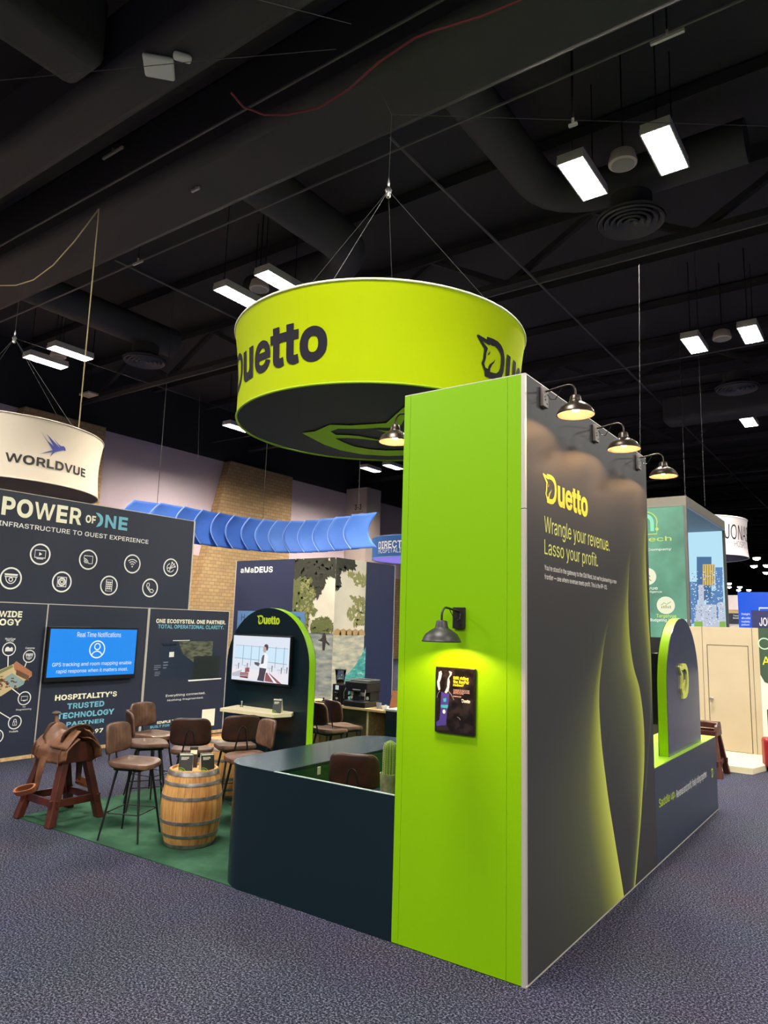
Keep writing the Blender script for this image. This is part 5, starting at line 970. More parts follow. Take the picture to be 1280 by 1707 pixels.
# right arch standing on the low counter, facing the aisle
RX = -2.04
fR = fx(RX)
rc = thing('aisle_counter', 'low dark counter with lime top behind the charcoal tower side', 'counter', (-2.3, 8.6, 0))
CY0, CY1, CZ = 7.292, 10.073, .872
part(MB().box(-2.62, TX1, CY0, CY1, 0.004, CZ), 'body', m_char, rc)
part(MB().box(-2.62, TX1 - .004, CY0, CY1, CZ, CZ + .006), 'countertop', mat('lime_countertop', (170, 220, 60), .3), rc)
part(MB().box(TX1, TX1 + .002, CY0, CY1, 0, .01), 'base_trim', m_alu, rc)
part(put(MB(), 'Saddle up.', fx(TX1), 7.41, 8.02, .475, .575, .0015, bold=.0), 'lettering', m_lime_v, rc)
part(put(MB(), 'Revenue and profit, finally riding together.', fx(TX1), 8.07, 9.5, .455, .555, .0015, bold=.0), 'lettering', m_white, rc)
mb = MB(); emblem(mb, fx(TX1), 9.74, .42, .10, .11); part(mb, 'emblem', m_lime_v, rc)
ra = thing('emblem_arch', 'arched dark panel with lime edge standing on the low aisle counter', 'display panel', (RX, 8.76, CZ + .006))
arch(ra, fR, 8.03, 9.50, CZ + .007, 2.32, .105, mat('slate_laminate', (74, 76, 96), .22), m_limeedge)
mb = MB(); emblem(mb, fR, 8.50, 1.43, .40, .385, .001, .02); part(mb, 'emblem', m_palelime, ra)
mb = MB()
for y_ in (-2.12, -2.08): mb.lathe([(.0, 0), (.006, 0), (.006, .004), (0, .004)], 10)
tvr = thing('television', 'black back-to-back television edge behind the lime arch at right', 'television', (-2.45, 8.0, 1.5))
part(MB().box(-2.22, -2.16, 8.12, 9.35, 1.18, 1.93), 'bezel', m_blackp, tvr, bevel=.006)
part(MB().box(-2.16, -2.146, 8.5, 9.0, 1.4, 1.7), 'wall_bracket', m_black, tvr)

# ================================================================== stools
GS = 'brown leather bar stools with black metal legs'
def make_stool(label):
    t = thing('bar_stool', label, 'bar stool', group=GS)
    def seat(u, v):
        a = 2 * pi * v; k = 1 / max(abs(cos(a)) ** 4 + abs(sin(a)) ** 4, 1e-9) ** .25   # rounded square
        x = .215 * cos(a) * k; y = .225 * sin(a) * k
        return x, y
    prof = [(0, .018), (.35, .016), (.7, .02), (.9, .024), (.97, .018), (1.0, 0), (.985, -.02), (.9, -.034), (.5, -.036), (0, -.036)]
    mb = MB(); nv = 40; vs = []; fs = []
    for s_, dz in prof:
        for k in range(nv):
            x, y = seat(0, k / nv); x *= s_; y *= s_
            z = .70 + dz + .03 * max(0, -x / .2 - .35) ** 1.5 - .035 * max(0, x / .215 - .45) ** 1.6 + .012 * (y / .22) ** 2
            vs.append((x, y, z))
    for i in range(len(prof) - 1):
        for k in range(nv): fs.append((i * nv + k, i * nv + (k + 1) % nv, (i + 1) * nv + (k + 1) % nv, (i + 1) * nv + k))
    mb.add(vs, fs); mb.build('seat', m_leather, t, smooth=True)
    # curved back, front pleated, rear a darker shell
    def backp(u, v, off, pleat):
        a = (u - .5) * 2; b = (v - .5) * 2
        k = 1 / max(abs(a) ** 5 + abs(b) ** 5, 1e-9) ** .2 if (abs(a) > .02 or abs(b) > .02) else 1
        m_ = max(abs(a), abs(b)); a2, b2 = (a * k * m_, b * k * m_) if m_ > 1e-6 else (0, 0)
        y = .222 * a2 * (1 - .04 * (b2 + 1)); z = .935 + .145 * b2
        x = -.235 + .055 * a2 * a2 - .035 * (z - .79) / .29 + off * (1 - .55 * m_ ** 6) + (pleat * .004 * abs(sin(a2 * pi * 4.5)) ** .6 * (1 - m_ ** 8))
        return (x, y, z)
    MB().grid(lambda u, v: backp(u, v, .022, -1), 56, 20).build('backrest', m_leather, t, smooth=True, solid=.02, soff=-1)
    MB().grid(lambda u, v: backp(u, v, -.014, 0), 24, 14).build('back_shell', m_tray, t, smooth=True, solid=.01, soff=1)
    mb = MB()
    for s_ in (-1, 1): mb.tube([(-.12, s_ * .075, .668), (-.2, s_ * .08, .672), (-.245, s_ * .075, .70), (-.262, s_ * .05, .84), (-.272, s_ * .035, .93), (-.272, s_ * .018, .955), (-.272, 0, .962)], .009, 8)
    mb.build('back_support', m_black, t, smooth=True)
    MB().box(-.15, .15, -.15, .15, .648, .668).build('seat_frame', m_black, t, bevel=.01)
    for sx, sy in ((1, 1), (1, -1), (-1, 1), (-1, -1)):
        MB().tube([(sx * .12, sy * .12, .655), (sx * .212, sy * .212, 0.008)], [.0135, .0095], 10).build('leg', m_black, t, smooth=True)
    h = .255; q = .12 + (.212 - .12) * (.655 - h) / .647
    for i in range(4):
        a = [(q, q), (-q, q), (-q, -q), (q, -q)]
        MB().tube([(*a[i], h), (*a[(i + 1) % 4], h)], .006, 8).build('footrest', m_black, t, smooth=True)
    return t
# (seat centre, facing in degrees, label)
s6b = at_z(449, 1224, .935); s9b = at_z(551, 1186, .93)
STOOLS = [((-6.33, 4.66), 24, 'brown bar stool in front, between the saddle stand and the front barrel'),
          ((-7.17, 5.45), 58, 'brown bar stool with its dark back turned, directly behind the front stool'),
          ((-7.63, 5.86), 10, 'brown bar stool furthest back at left, against the navy wall'),
          ((-6.50, 5.52), 132, 'brown bar stool behind the front barrel with its back to us'),
          ((-6.364, 6.03), 153, 'brown bar stool with its back to us below the white shelf of the arch'),
          ((s6b.x - .10, s6b.y - .22), -112, 'brown bar stool half hidden behind the rounded end of the teal counter'),
          ((-6.43, 7.80), 78, 'brown bar stool standing behind the lime edge of the arch'),
          ((-3.87, 5.15), 112, 'brown bar stool inside the teal counter beside the cactus'),
          ((s9b.x + .08, s9b.y + .23), 72, 'dark bar stool pulled up to the coffee counter behind the arch')]
st0 = None
for (x, y), a, lb in STOOLS:
    if st0 is None: st0 = make_stool(lb); st0.location = (x, y, .008); st0.rotation_euler = (0, 0, radians(a))
    else: dup(st0, (x, y, .008), radians(a), lb, GS)

# ================================================================== barrels
m_oak = mat('oak_staves', (190, 132, 70), .5)
nt, N, L, b_ = nodes(m_oak)
tc = N.new('ShaderNodeTexCoord'); sp = N.new('ShaderNodeSeparateXYZ'); at2 = N.new('ShaderNodeMath'); at2.operation = 'ARCTAN2'
L.new(tc.outputs['Object'], sp.inputs[0]); L.new(sp.outputs['Y'], at2.inputs[0]); L.new(sp.outputs['X'], at2.inputs[1])
mu = N.new('ShaderNodeMath'); mu.operation = 'MULTIPLY'; mu.inputs[1].default_value = 26 / (2 * pi); L.new(at2.outputs[0], mu.inputs[0])
fl = N.new('ShaderNodeMath'); fl.operation = 'FLOOR'; L.new(mu.outputs[0], fl.inputs[0])
wn = N.new('ShaderNodeTexWhiteNoise'); wn.noise_dimensions = '1D'; L.new(fl.outputs[0], wn.inputs['W'])
mp = N.new('ShaderNodeMapping'); mp.inputs['Scale'].default_value = (9, 9, 1.2); L.new(tc.outputs['Object'], mp.inputs[0])
nz = N.new('ShaderNodeTexNoise'); nz.inputs['Scale'].default_value = 3; nz.inputs['Detail'].default_value = 5; L.new(mp.outputs[0], nz.inputs['Vector'])
ml = N.new('ShaderNodeMath'); ml.operation = 'MULTIPLY'; ml.inputs[1].default_value = .45; L.new(wn.outputs['Value'], ml.inputs[0])
ad = N.new('ShaderNodeMath'); L.new(ml.outputs[0], ad.inputs[0]); L.new(nz.outputs['Fac'], ad.inputs[1])
cr = N.new('ShaderNodeValToRGB'); e = cr.color_ramp.elements
for i, (p_, c) in enumerate([(.38, (146, 92, 44)), (.62, (190, 134, 70)), (.95, (216, 164, 96))]):
    if i >= len(e): e.new(.5)
    e[i].position = p_; e[i].color = (*lin(c), 1)
L.new(ad.outputs[0], cr.inputs[0])
fr = N.new('ShaderNodeMath'); fr.operation = 'FRACT'; L.new(mu.outputs[0], fr.inputs[0])
gp = N.new('ShaderNodeMath'); gp.operation = 'LESS_THAN'; gp.inputs[1].default_value = .035; L.new(fr.outputs[0], gp.inputs[0])
mx = N.new('ShaderNodeMixRGB'); mx.inputs[2].default_value = (*lin((96, 58, 28)), 1); L.new(gp.outputs[0], mx.inputs[0]); L.new(cr.outputs[0], mx.inputs[1]); L.new(mx.outputs[0], b_.inputs['Base Color'])
m_head = speckle(mat('pale_barrel_head', (222, 176, 112), .5), [(.3, (204, 154, 92)), (.7, (232, 192, 132))], 5, 4, stretch=(.4, 5, 1))
m_hoop = speckle(mat('zinc_hoop', (150, 146, 142), .38, metal=.75), [(.3, (122, 116, 110)), (.7, (176, 172, 168))], 14, 3)
BH = .70
def brad(z): return .228 + .064 * (1 - ((z - BH / 2) / (BH / 2)) ** 2)
def make_barrel(label, loc):
    t = thing('barrel', label, 'barrel', loc, group='oak barrels used as tables')
    zs = [BH * k / 24 for k in range(25)]
    MB().lathe([(brad(z), z) for z in zs] + [(brad(BH) - .018, BH), (brad(BH) - .02, BH - .03)], 78, cap=True).build('staves', m_oak, t, smooth=True)
    MB().lathe([(0, BH - .028), (brad(BH) - .017, BH - .028), (brad(BH) - .017, BH - .022), (0, BH - .022)], 48).build('barrel_head', m_head, t)
    for z0, z1 in ((.005, .04), (.10, .13), (.225, .255), (.445, .475), (.57, .60), (.655, .695)):
        prof = [(brad(z0) + .0, z0), (brad(z0) + .005, z0), (brad((z0 + z1) / 2) + .006, (z0 + z1) / 2), (brad(z1) + .005, z1), (brad(z1), z1)]
        MB().lathe(prof, 64, cap=False).build('hoop', m_hoop, t, smooth=True)
    return t
bar0 = make_barrel('front oak barrel with zinc hoops and black cards on top', (-5.76, 4.93, .008))
dup(bar0, (-6.98, 6.42, .008), .6, 'second oak barrel mostly hidden behind the stools', 'oak barrels used as tables')
# tent cards
def tent_card(label, loc, rz, wd=.13, h=.16, grp=None):
    t = thing('tent_card', label, 'card', loc, rz, grp)
    n = .055
    MB().add([(n, -wd / 2, 0), (n, wd / 2, 0), (0.012, wd / 2, h), (.012, -wd / 2, h), (n - .004, -wd / 2, 0), (n - .004, wd / 2, 0), (.008, wd / 2, h), (.008, -wd / 2, h)],
             [(0, 1, 2, 3), (5, 4, 7, 6), (0, 4, 5, 1), (3, 2, 6, 7), (1, 5, 6, 2), (0, 3, 7, 4)]).build('front_leaf', mat('black_card', (26, 26, 24), .35), t)
    MB().add([(-n, -wd / 2, 0), (-n, wd / 2, 0), (-.004, wd / 2, h), (-.004, -wd / 2, h), (-n + .004, -wd / 2, 0), (-n + .004, wd / 2, 0), (.008, wd / 2, h), (.008, -wd / 2, h)],
             [(0, 1, 2, 3), (5, 4, 7, 6), (0, 4, 5, 1), (3, 2, 6, 7), (1, 5, 6, 2), (0, 3, 7, 4)]).build('rear_leaf', m_cream, t)
    fc = lambda u, v, d=0: Vector((n - (n - .012) * v / h + d, u, v))
    mb = MB(); mb.flat([rect(-wd * .46, wd * .46, h * .9, h * .955)], fc, .001); dashes(mb, fc, -wd * .35, wd * .2, h * .62, h * .8, 3, random.Random(2), .001)
    mb.build('printed_band', m_cream, t)
    mb = MB(); stroke(mb, [(-wd * .5 + .004, h * .18), (-wd * .3, h * .2), (-wd * .1, h * .12), (0, .004)], .006, fc, .001); mb.flat([[(-wd * .49, .003), (-wd * .49, h * .1), (-wd * .3, h * .12), (-wd * .12, .003)]], fc, .0008)
    mb.build('printed_swirl', mat('green_print', (110, 150, 40), .5), t)
    return t
bt_ = BH + .008 - .022
tent_card('black tent card at left on the front barrel', (-5.80, 4.86, bt_), radians(-44), grp='black tent cards on the front barrel')
tent_card('black tent card at right on the front barrel', (-5.66, 5.0, bt_), radians(-25), grp='black tent cards on the front barrel')
t = thing('card_holder', 'dark upright card box at the back of the front barrel', 'card holder', (-5.86, 5.0, bt_), radians(-40))
MB().box(-.03, .03, -.04, .04, 0, .2).build('box', mat('dark_brown_card', (48, 36, 32), .5), t, bevel=.003); MB().box(.03, .032, -.032, .032, .13, .17).build('printed_band', m_cream, t)
tent_card('black and white tent card on the pale shelf under the waiter screen', (-6.43, 6.78, SZ), radians(-62), .11, .17)
t = thing('figurine', 'tiny silver figure standing on the left end of the pale shelf', 'ornament', (-7.16, 6.86, SZ))
MB().lathe([(0, 0), (.022, 0), (.02, .012), (.008, .018), (.008, .05), (.014, .06), (.01, .075), (0, .08)], 16).build('body', m_steel, t, smooth=True)

# ================================================================== saddle on its stand
def make_stand(label, loc, rz=0):
    t = thing('saddle_stand', label, 'saddle stand', loc, rz)
    T = [(-.2, -.12), (.2, -.12), (.2, .12), (-.2, .12)]; B = [(-.3, -.29), (.3, -.28), (.3, .28), (-.3, .29)]
    for (tx, ty), (bx, by) in zip(T, B):
        mb = MB(); hw, hd = .037, .046
        vs = [(bx + i * hd, by + j * hw, 0) for i in (-1, 1) for j in (-1, 1)] + [(tx + i * hd, ty + j * hw, .66) for i in (-1, 1) for j in (-1, 1)]
        mb.add(vs, [(0, 1, 3, 2), (4, 6, 7, 5), (0, 4, 5, 1), (2, 3, 7, 6), (0, 2, 6, 4), (1, 5, 7, 3)]); mb.build('leg', m_stand, t, bevel=.004)
    for s_ in (-1, 1):
        MB().prism([(-.19, .60), (.19, .60), (.15, .74), (.09, .80), (-.09, .80), (-.15, .74)], lambda u, v, d: (s_ * .245 + d, u, v), -.02, .02).build('end_panel', m_stand, t, bevel=.003)
    mb = MB()
    for s_ in (-1, 1): mb.bar((-.25, s_ * .17, .63), (.25, s_ * .17, .63), .03, .09); mb.bar((-.25, s_ * .11, .755), (.25, s_ * .11, .755), .03, .08)
    mb.box(-.25, .25, -.08, .08, .775, .80); mb.build('top_rail', m_stand, t, bevel=.003)
    k = .21 / .66; q = lambda i: (B[i][0] + (T[i][0] - B[i][0]) * k, B[i][1] + (T[i][1] - B[i][1]) * k, .21)
    for i, j in ((0, 1), (1, 2), (2, 3), (3, 0)):
        a, b = Vector(q(i)), Vector(q(j)); d = (b - a).normalized() * .06
        MB().bar(a - d, b + d, .03, .075).build('stretcher', m_stand, t, bevel=.003)
    return t
sst = make_stand('dark red wooden stand carrying the western saddle', (-7.5, 4.61, .008))
dup(sst, (-2.66, 12.42, .0), 0, 'second red wooden stand glimpsed behind the low aisle counter')
sad = thing('saddle', 'brown leather western saddle with horn and stirrups on the red stand', 'saddle', (-7.5, 4.61, .80))
def lerp(a, b, t): return a + (b - a) * t
def ridge(x):        # height of the seat's middle line along the saddle (x: -.30 horn ... +.30 cantle)
    pts = [(-.32, .05), (-.24, .14), (-.17, .165), (-.10, .09), (0.0, .055), (.10, .075), (.18, .125), (.225, .165), (.26, .12), (.33, .07)]
    for (xa, za), (xb, zb) in zip(pts, pts[1:]):
        if x <= xb: s_ = (x - xa) / (xb - xa); s_ = s_ * s_ * (3 - 2 * s_); return lerp(za, zb, s_)
    return pts[-1][1]
def hw(x): return .15 + .03 * cos(x * 6)
def seatf(u, v):
    x = lerp(-.20, .225, u); a = (v - .5) * 2
    return (x, hw(x) * .95 * a, ridge(x) - .155 * abs(a) ** 2.1 + .01)
MB().grid(seatf, 30, 21).build('seat', m_saddle, sad, smooth=True, solid=.02)
def skirtf(s_):
    def f(u, v):
        x = lerp(-.31, .36, u); fall = lerp(0, .30, v) * (1 - .22 * abs(2 * u - 1) ** 3)
        y = s_ * (.06 + .115 * min(1, v * 1.6) + .035 * v); z = .055 - .03 * v - fall * .75 * v ** .4 + .03 * (u - .5) ** 2
        return (x, y, z + .004 * sin(u * 22))
    return f
for s_ in (-1, 1): MB().grid(skirtf(s_), 26, 14).build('skirt', m_saddle, sad, smooth=True, solid=.012)
def jockey(s_):
    def f(u, v):
        x = lerp(.02, .34, u); y = s_ * lerp(.05, .20, v); z = ridge(min(x, .26)) * (1 - v) * .75 - .09 * v ** 1.5 + .05
        return (x, y, z)
    return f
for s_ in (-1, 1): MB().grid(jockey(s_), 12, 10).build('rear_jockey', m_saddle, sad, smooth=True, solid=.012)
def forkf(u, v):     # swell under the horn
    a = pi * (v - .5) * 1.15; x = -.19 + .055 * cos(pi * (u - .5)) * (1 - .2 * abs(v - .5)) * (-1 if u < .5 else 1) * (abs(2 * u - 1) ** .5)
    return (x - .03, .135 * sin(a) * (1 + .15 * cos(3 * a)), .02 + .155 * cos(a) ** .8 if cos(a) > 0 else .02)
MB().grid(forkf, 14, 22).build('swell', m_saddle, sad, smooth=True)
MB().tube([(-.20, 0, .13), (-.225, 0, .20), (-.235, 0, .245)], [.035, .022, .02], 14).build('horn_neck', m_saddle, sad, smooth=True)
MB().lathe([(0, .255), (.02, .25), (.045, .256), (.05, .268), (.042, .28), (.02, .287), (0, .288)], 24, (-.24, 0, 0)).build('horn_cap', mat('horn_cap_leather', (74, 58, 50), .4), sad, smooth=True)
mb = MB(); cant = []
for k in range(25):
    a = pi * (k / 24 - .5) * 1.15; cant.append((.20 + .055 * cos(a), .172 * sin(a), .03 + .16 * max(0, cos(a)) ** .7))
mb.tube(cant, .013, 10); mb.build('cantle_roll', mat('dark_saddle_leather', (66, 42, 32), .4), sad, smooth=True)
MB().grid(lambda u, v: (lerp(.12, .205, v ** .6) + .055 * cos(pi * (u - .5) * 1.15) * v, .168 * sin(pi * (u - .5) * 1.15) * lerp(.75, 1, v), lerp(.06, .03 + .155 * max(0, cos(pi * (u - .5) * 1.15)) ** .7, v)), 24, 8).build('cantle', m_saddle, sad, smooth=True, solid=.014)
def strap(s_, name):
    pts = [(-.06, .175, -.06), (-.065, .215, -.16), (-.07, .235, -.28), (-.08, .245, -.40), (-.09, .245, -.50)]; wd = [.17, .155, .14, .12, .10]
    mb = MB(); vs = []; fs = []
    for (x, y, z), w_ in zip(pts, wd): vs += [(x - w_ / 2, s_ * y, z), (x + w_ / 2, s_ * y, z)]
    for i in range(len(pts) - 1): fs.append((2 * i, 2 * i + 1, 2 * i + 3, 2 * i + 2))
    mb.add(vs, fs); mb.build(name, m_saddle, sad, smooth=True, solid=.014, sub=1)
for s_ in (-1, 1):
    strap(s_, 'fender')
    # stirrup: wide wooden loop turned forwards, leather tread
    yaw = radians(-32 if s_ < 0 else 215); c0 = Vector((-.10, s_ * .25, -.47)); ax = Vector((cos(yaw) * -.9, sin(yaw) * .9 * (1 if s_ < 0 else -1), -.22)).normalized(); sd = Vector((-ax.y, ax.x, 0)).normalized()
    loop = []
    for k in range(24):
        a = 2 * pi * k / 24; ca, sa_ = cos(a), sin(a); kx = 1 / (abs(ca) ** 3 + abs(sa_) ** 3) ** (1 / 3)
        loop.append(c0 + ax * (.10 + .12 * ca * kx) + Vector((0, 0, -1)).lerp(sd, .55).normalized() * (.045 * sa_ * kx))
    mb = MB(); n = len(loop); nrm = ax.cross((loop[6] - loop[18]).normalized()).normalized(); vs = []; fs = []
    for q_ in loop:
        cc = c0 + ax * .10; inn = cc + (q_ - cc) * .80
        vs += [q_ + nrm * .032, q_ - nrm * .032, inn - nrm * .032, inn + nrm * .032]
    for i in range(n):
        j = (i + 1) % n
        for k in range(4): fs.append((4 * i + k, 4 * i + (k + 1) % 4, 4 * j + (k + 1) % 4, 4 * j + k))
    mb.add(vs, fs); mb.build('stirrup', mat('stirrup_leather', (150, 88, 54), .45), sad, bevel=.004)
mb = MB()
for s_ in (-1, 1):
    for x, z in ((-.26, -.02), (-.2, -.05), (.25, -.02)): mb.tube([(x, s_ * .19, z), (x - .02, s_ * .215, z - .08), (x - .01, s_ * .22, z - .2)], .005, 6)
mb.build('tie_string', m_saddle, sad, smooth=True)

# ================================================================== coffee counter at the back of the booth
cc = thing('coffee_counter', 'birch coffee counter with open back standing behind the arch', 'counter', (-7.4, 9.8, 0))
part(MB().box(-8.6, -6.50, 9.52, 10.12, .765, .80), 'worktop', m_birch, cc, bevel=.003)
for x in (-8.55, -7.13, -6.56): part(MB().box(x, x + .04, 9.6, 10.06, .008, .765), 'side_panel', m_birch, cc)
part(MB().box(-8.51, -6.56, 10.06, 10.08, .008, .765), 'back_panel', speckle(mat('olive_board', (112, 104, 56), .5), [(.3, (92, 86, 44)), (.7, (132, 120, 70))], 3, 3), cc)
t = thing('storage_box', 'black equipment box and cables under the coffee counter', 'box', (-7.45, 9.85, .008))
MB().box(-.2, .2, -.12, .12, 0, .2).build('body', m_blackp, t, bevel=.02); MB().lathe([(0.05, .2), (.05, .26), (.02, .3), (.02, .42), (0, .42)], 14).build('pump', m_blackp, t, smooth=True)
mb = MB(); mb.tube([(.15, 0, .1), (.3, .05, .3), (.27, .1, .5), (.3, .12, .76)], .012, 6); mb.tube([(.1, .05, .1), (.2, .1, .3), (.18, .12, .6), (.2, .15, .76)], .01, 6); mb.build('cable', m_black, t, smooth=True)
t = thing('shopping_bag', 'olive bag and loose things under the right half of the coffee counter', 'bag', (-6.82, 9.88, .008))
MB().prism([(-.16, 0), (.16, 0), (.13, .28), (-.13, .28)], lambda u, v, d: (u, d, v), -.08, .08).build('bag_body', mat('brown_bag', (110, 96, 56), .7), t, bevel=.02); MB().tube([(-.08, 0, .27), (-.05, 0, .36), (.05, 0, .36), (.08, 0, .27)], .006, 6).build('handle', m_black, t)
# grinder
g = thing('coffee_grinder', 'black coffee grinder with clear hopper on the birch counter', 'coffee grinder', (-7.80, 9.72, .80))
MB().box(-.11, .11, -.1, .12, 0, .03).box(-.1, .1, -.08, .11, .03, .33).build('body', m_blackp, g, bevel=.012)
MB().box(-.03, .03, -.13, -.08, .12, .2).build('spout', m_black, g, bevel=.006)
MB().box(-.035, .035, -.083, -.08, .24, .31).build('display', mat('pale_display', (200, 225, 215), emit=.8), g)
MB().flat([[(-.03, .10), (0, .075), (.03, .10), (.018, .118), (-.018, .118)]], lambda u, v, d: (u, -.0815, v)).build('badge', m_white, g)
m_clear = mat('clear_plastic', (225, 240, 240), .05)
nb = m_clear.node_tree.nodes['Principled BSDF']; nb.inputs['Transmission Weight'].default_value = 1.0; nb.inputs['IOR'].default_value = 1.15
MB().lathe([(.06, .33), (.07, .36), (.095, .56)], 28, cap=False).build('hopper', m_clear, g, smooth=True, solid=.004)
MB().lathe([(.0, .575), (.1, .575), (.1, .56), (0, .56)], 28).build('hopper_lid', m_blackp, g)
MB().lathe([(.0, .335), (.07, .335), (.06, .40), (0, .41)], 20).build('beans', mat('coffee_beans', (60, 40, 28), .6), g, smooth=True)
# espresso machine
e_ = thing('espresso_machine', 'black two-group espresso machine on the birch counter', 'espresso machine', (-7.36, 9.75, .80))
MB().box(-.22, .22, -.2, .22, .0, .09).build('drip_base', m_blackp, e_, bevel=.01)
MB().box(-.21, .21, -.05, .22, .09, .42).box(-.23, .23, -.17, .22, .24, .40).build('body', m_blackp, e_, bevel=.014)
MB().box(-.2, .2, -.19, -.03, .09, .097).build('drip_grate', m_steel, e_)
for x in (-.11, .11):
    MB().lathe([(.04, .18), (.042, .24), (.03, .24)], 18, (x, -.12, 0)).build('group_head', m_steel, e_, smooth=True)
    MB().tube([(x, -.12, .19), (x, -.22, .175)], [.014, .018], 10).build('portafilter', m_black, e_, smooth=True)
MB().tube([(-.22, -.16, .43), (.22, -.16, .43), (.22, .2, .43), (-.22, .2, .43)], .006, 8, closed=True).build('cup_rail', m_steel, e_)
mb = MB()
for x in (-.12, .14): mb.lathe([(0, 0), (.026, 0), (.026, .006), (0, .006)], 18)
MB().add([(x + .03 * cos(a * pi / 8), -.052, .14 + .03 * sin(a * pi / 8)) for x in (-.17, .16) for a in range(16)], [tuple(range(16)), tuple(range(16, 32))]).build('gauge', mat('gauge_white', (220, 220, 205), .4), e_)
MB().flat([rect(-.06, .10, .27, .285)], lambda u, v, d: (u, -.1715, v)).build('badge', m_alu, e_)
for x in (-.2, .2): MB().tube([(x, -.16, .3), (x * 1.1, -.2, .22), (x * 1.08, -.2, .12)], .006, 8).build('steam_wand', m_steel, e_, smooth=True)
def cup(label, loc, r, h, m):
    t = thing('paper_cup', label, 'cup', loc, group=None)
    MB().lathe([(r * .75, 0), (r, h), (r * 1.05, h), (r * .96, h * .98), (r * .7, .006), (0, .006)], 22).build('cup_body', m, t, smooth=True); return t
cup('grey cup right of the espresso machine', (-6.98, 9.72, .80), .045, .09, mat('grey_cup', (150, 156, 168), .4))
t = thing('napkin_box', 'small white box in front of the brown board on the coffee counter', 'box', (-6.80, 9.66, .80)); MB().box(-.045, .045, -.03, .03, 0, .06).build('body', m_white, t, bevel=.004); MB().box(-.02, .02, -.005, .005, .06, .075).build('tissue', m_white, t)
t = thing('menu_board', 'brown tilted board with black edge at the right end of the coffee counter', 'board', (-6.70, 9.86, .80))
MB().obox((0, 0, .15), (1, 0, 0), (0, .3, 1), (0, -1, .3), .14, .155, .008).build('frame', m_black, t)
MB().obox((0, -.009, .15), (1, 0, 0), (0, .3, 1), (0, -1, .3), .13, .145, .004).build('board_face', mat('rust_board', (150, 92, 50), .5), t)
t = thing('tamping_mat', 'small black tray beside the arch on the coffee counter', 'tray', (-8.12, 9.68, .80))
MB().box(-.13, .13, -.07, .07, 0, .02).build('mat', m_blackp, t, bevel=.006); MB().lathe([(.028, .02), (.028, .035), (.012, .045), (.016, .08), (0, .085)], 16).build('tamper', m_black, t, smooth=True)
# small teal cabinet at the right end
a = at_y(643, 1181, 9.0)
t = thing('teal_cabinet', 'dark teal cabinet with grey top beside the lime tower, behind the counter', 'cabinet', (-5.9, 9.2, 0))
part(MB().box(a.x, -5.2, 9.0, 9.45, .008, .88), 'body', m_teal, t); part(MB().box(a.x - .01, -5.2, 8.99, 9.46, .88, .905), 'top', mat('grey_top', (170, 172, 170), .4), t)

# ================================================================== booth with pool photograph
AMY = 13.5
fM = fy(AMY)
AXc = at_y(560.5, 930, AMY).x; AXm = at_y(491.5, 932, AMY).x; AXl = at_y(395, 935, AMY).x
ZT = 3.73
am = thing('photo_booth', 'navy booth tower with a pool and tree photograph behind the arch', 'booth wall', (AXc, AMY, 0))
yp = at_x(611, 936, AXc).y; ye = at_x(658, 943, AXc).y
part(MB().box(AXl, AXm, AMY, AMY + .1, .0, ZT).box(AXc - .1, AXc, yp, ye, 0, ZT), 'navy_panel', mat('deep_navy_panel', (34, 42, 74), .5), am)
part(MB().box(AXl - .03, AXl, AMY, AMY + .1, 0, ZT + .01), 'end_post', m_alu, am); part(MB().box(AXc - .1, AXc + .004, ye, ye + .03, 0, ZT + .01), 'end_post', m_alu, am)
m_sky = speckle(mat('photo_sky', (214, 206, 184), .5), [(.3, (196, 190, 176)), (.7, (232, 226, 204))], .8, 3)
m_water = speckle(mat('photo_water', (120, 130, 130), .45), [(.3, (92, 108, 112)), (.55, (150, 154, 148)), (.75, (196, 190, 172))], 2.5, 5, stretch=(1, 1, 4))
m_teawater = speckle(mat('photo_pool', (70, 160, 156), .45), [(.3, (44, 126, 128)), (.55, (84, 180, 170)), (.72, (206, 224, 200))], 5, 5, stretch=(1, 1, 2.5))
m_leafd = mat('photo_leaf_dark', (48, 50, 38), .6); m_leafm = mat('photo_leaf_olive', (98, 104, 60), .6); m_leafl = mat('photo_leaf_light', (146, 146, 92), .6); m_hut = mat('photo_sand', (190, 160, 110), .6)
part(MB().box(AXm, AXc, AMY, AMY + .1, 0, ZT).box(AXc - .1, AXc, AMY + .1, yp, 0, ZT), 'photo_panel', m_sky, am)
fC = fx(AXc)
def both(px, py):
    """point of the photograph: left of the corner on the front face, right of it on the side"""
    return at_y(px, py, AMY) if px < 560.5 else at_x(px, py, AXc)
zh = at_y(540, 1056, AMY).z
part(MB().flat([rect(AXm, AXc, .0, zh)], fM, .002), 'photo_water', m_water, am)
part(MB().flat([rect(AMY, yp, .0, zh - .02)], fC, .002), 'photo_water', speckle(mat('photo_bright_water', (190, 188, 168), .45), [(.3, (150, 160, 150)), (.55, (200, 196, 174)), (.75, (224, 218, 196))], 3, 5, stretch=(1, 1, 4)), am)
q = [at_x(*p_, AXc) for p_ in ((561, 1175), (561, 1128), (566, 1112), (572, 1128), (580, 1122), (590, 1112), (600, 1096), (609.5, 1078), (606, 1175))]
part(MB().flat([[(v.y, v.z) for v in q]], fC, .004), 'photo_pool', m_teawater, am)
rn = random.Random(21)
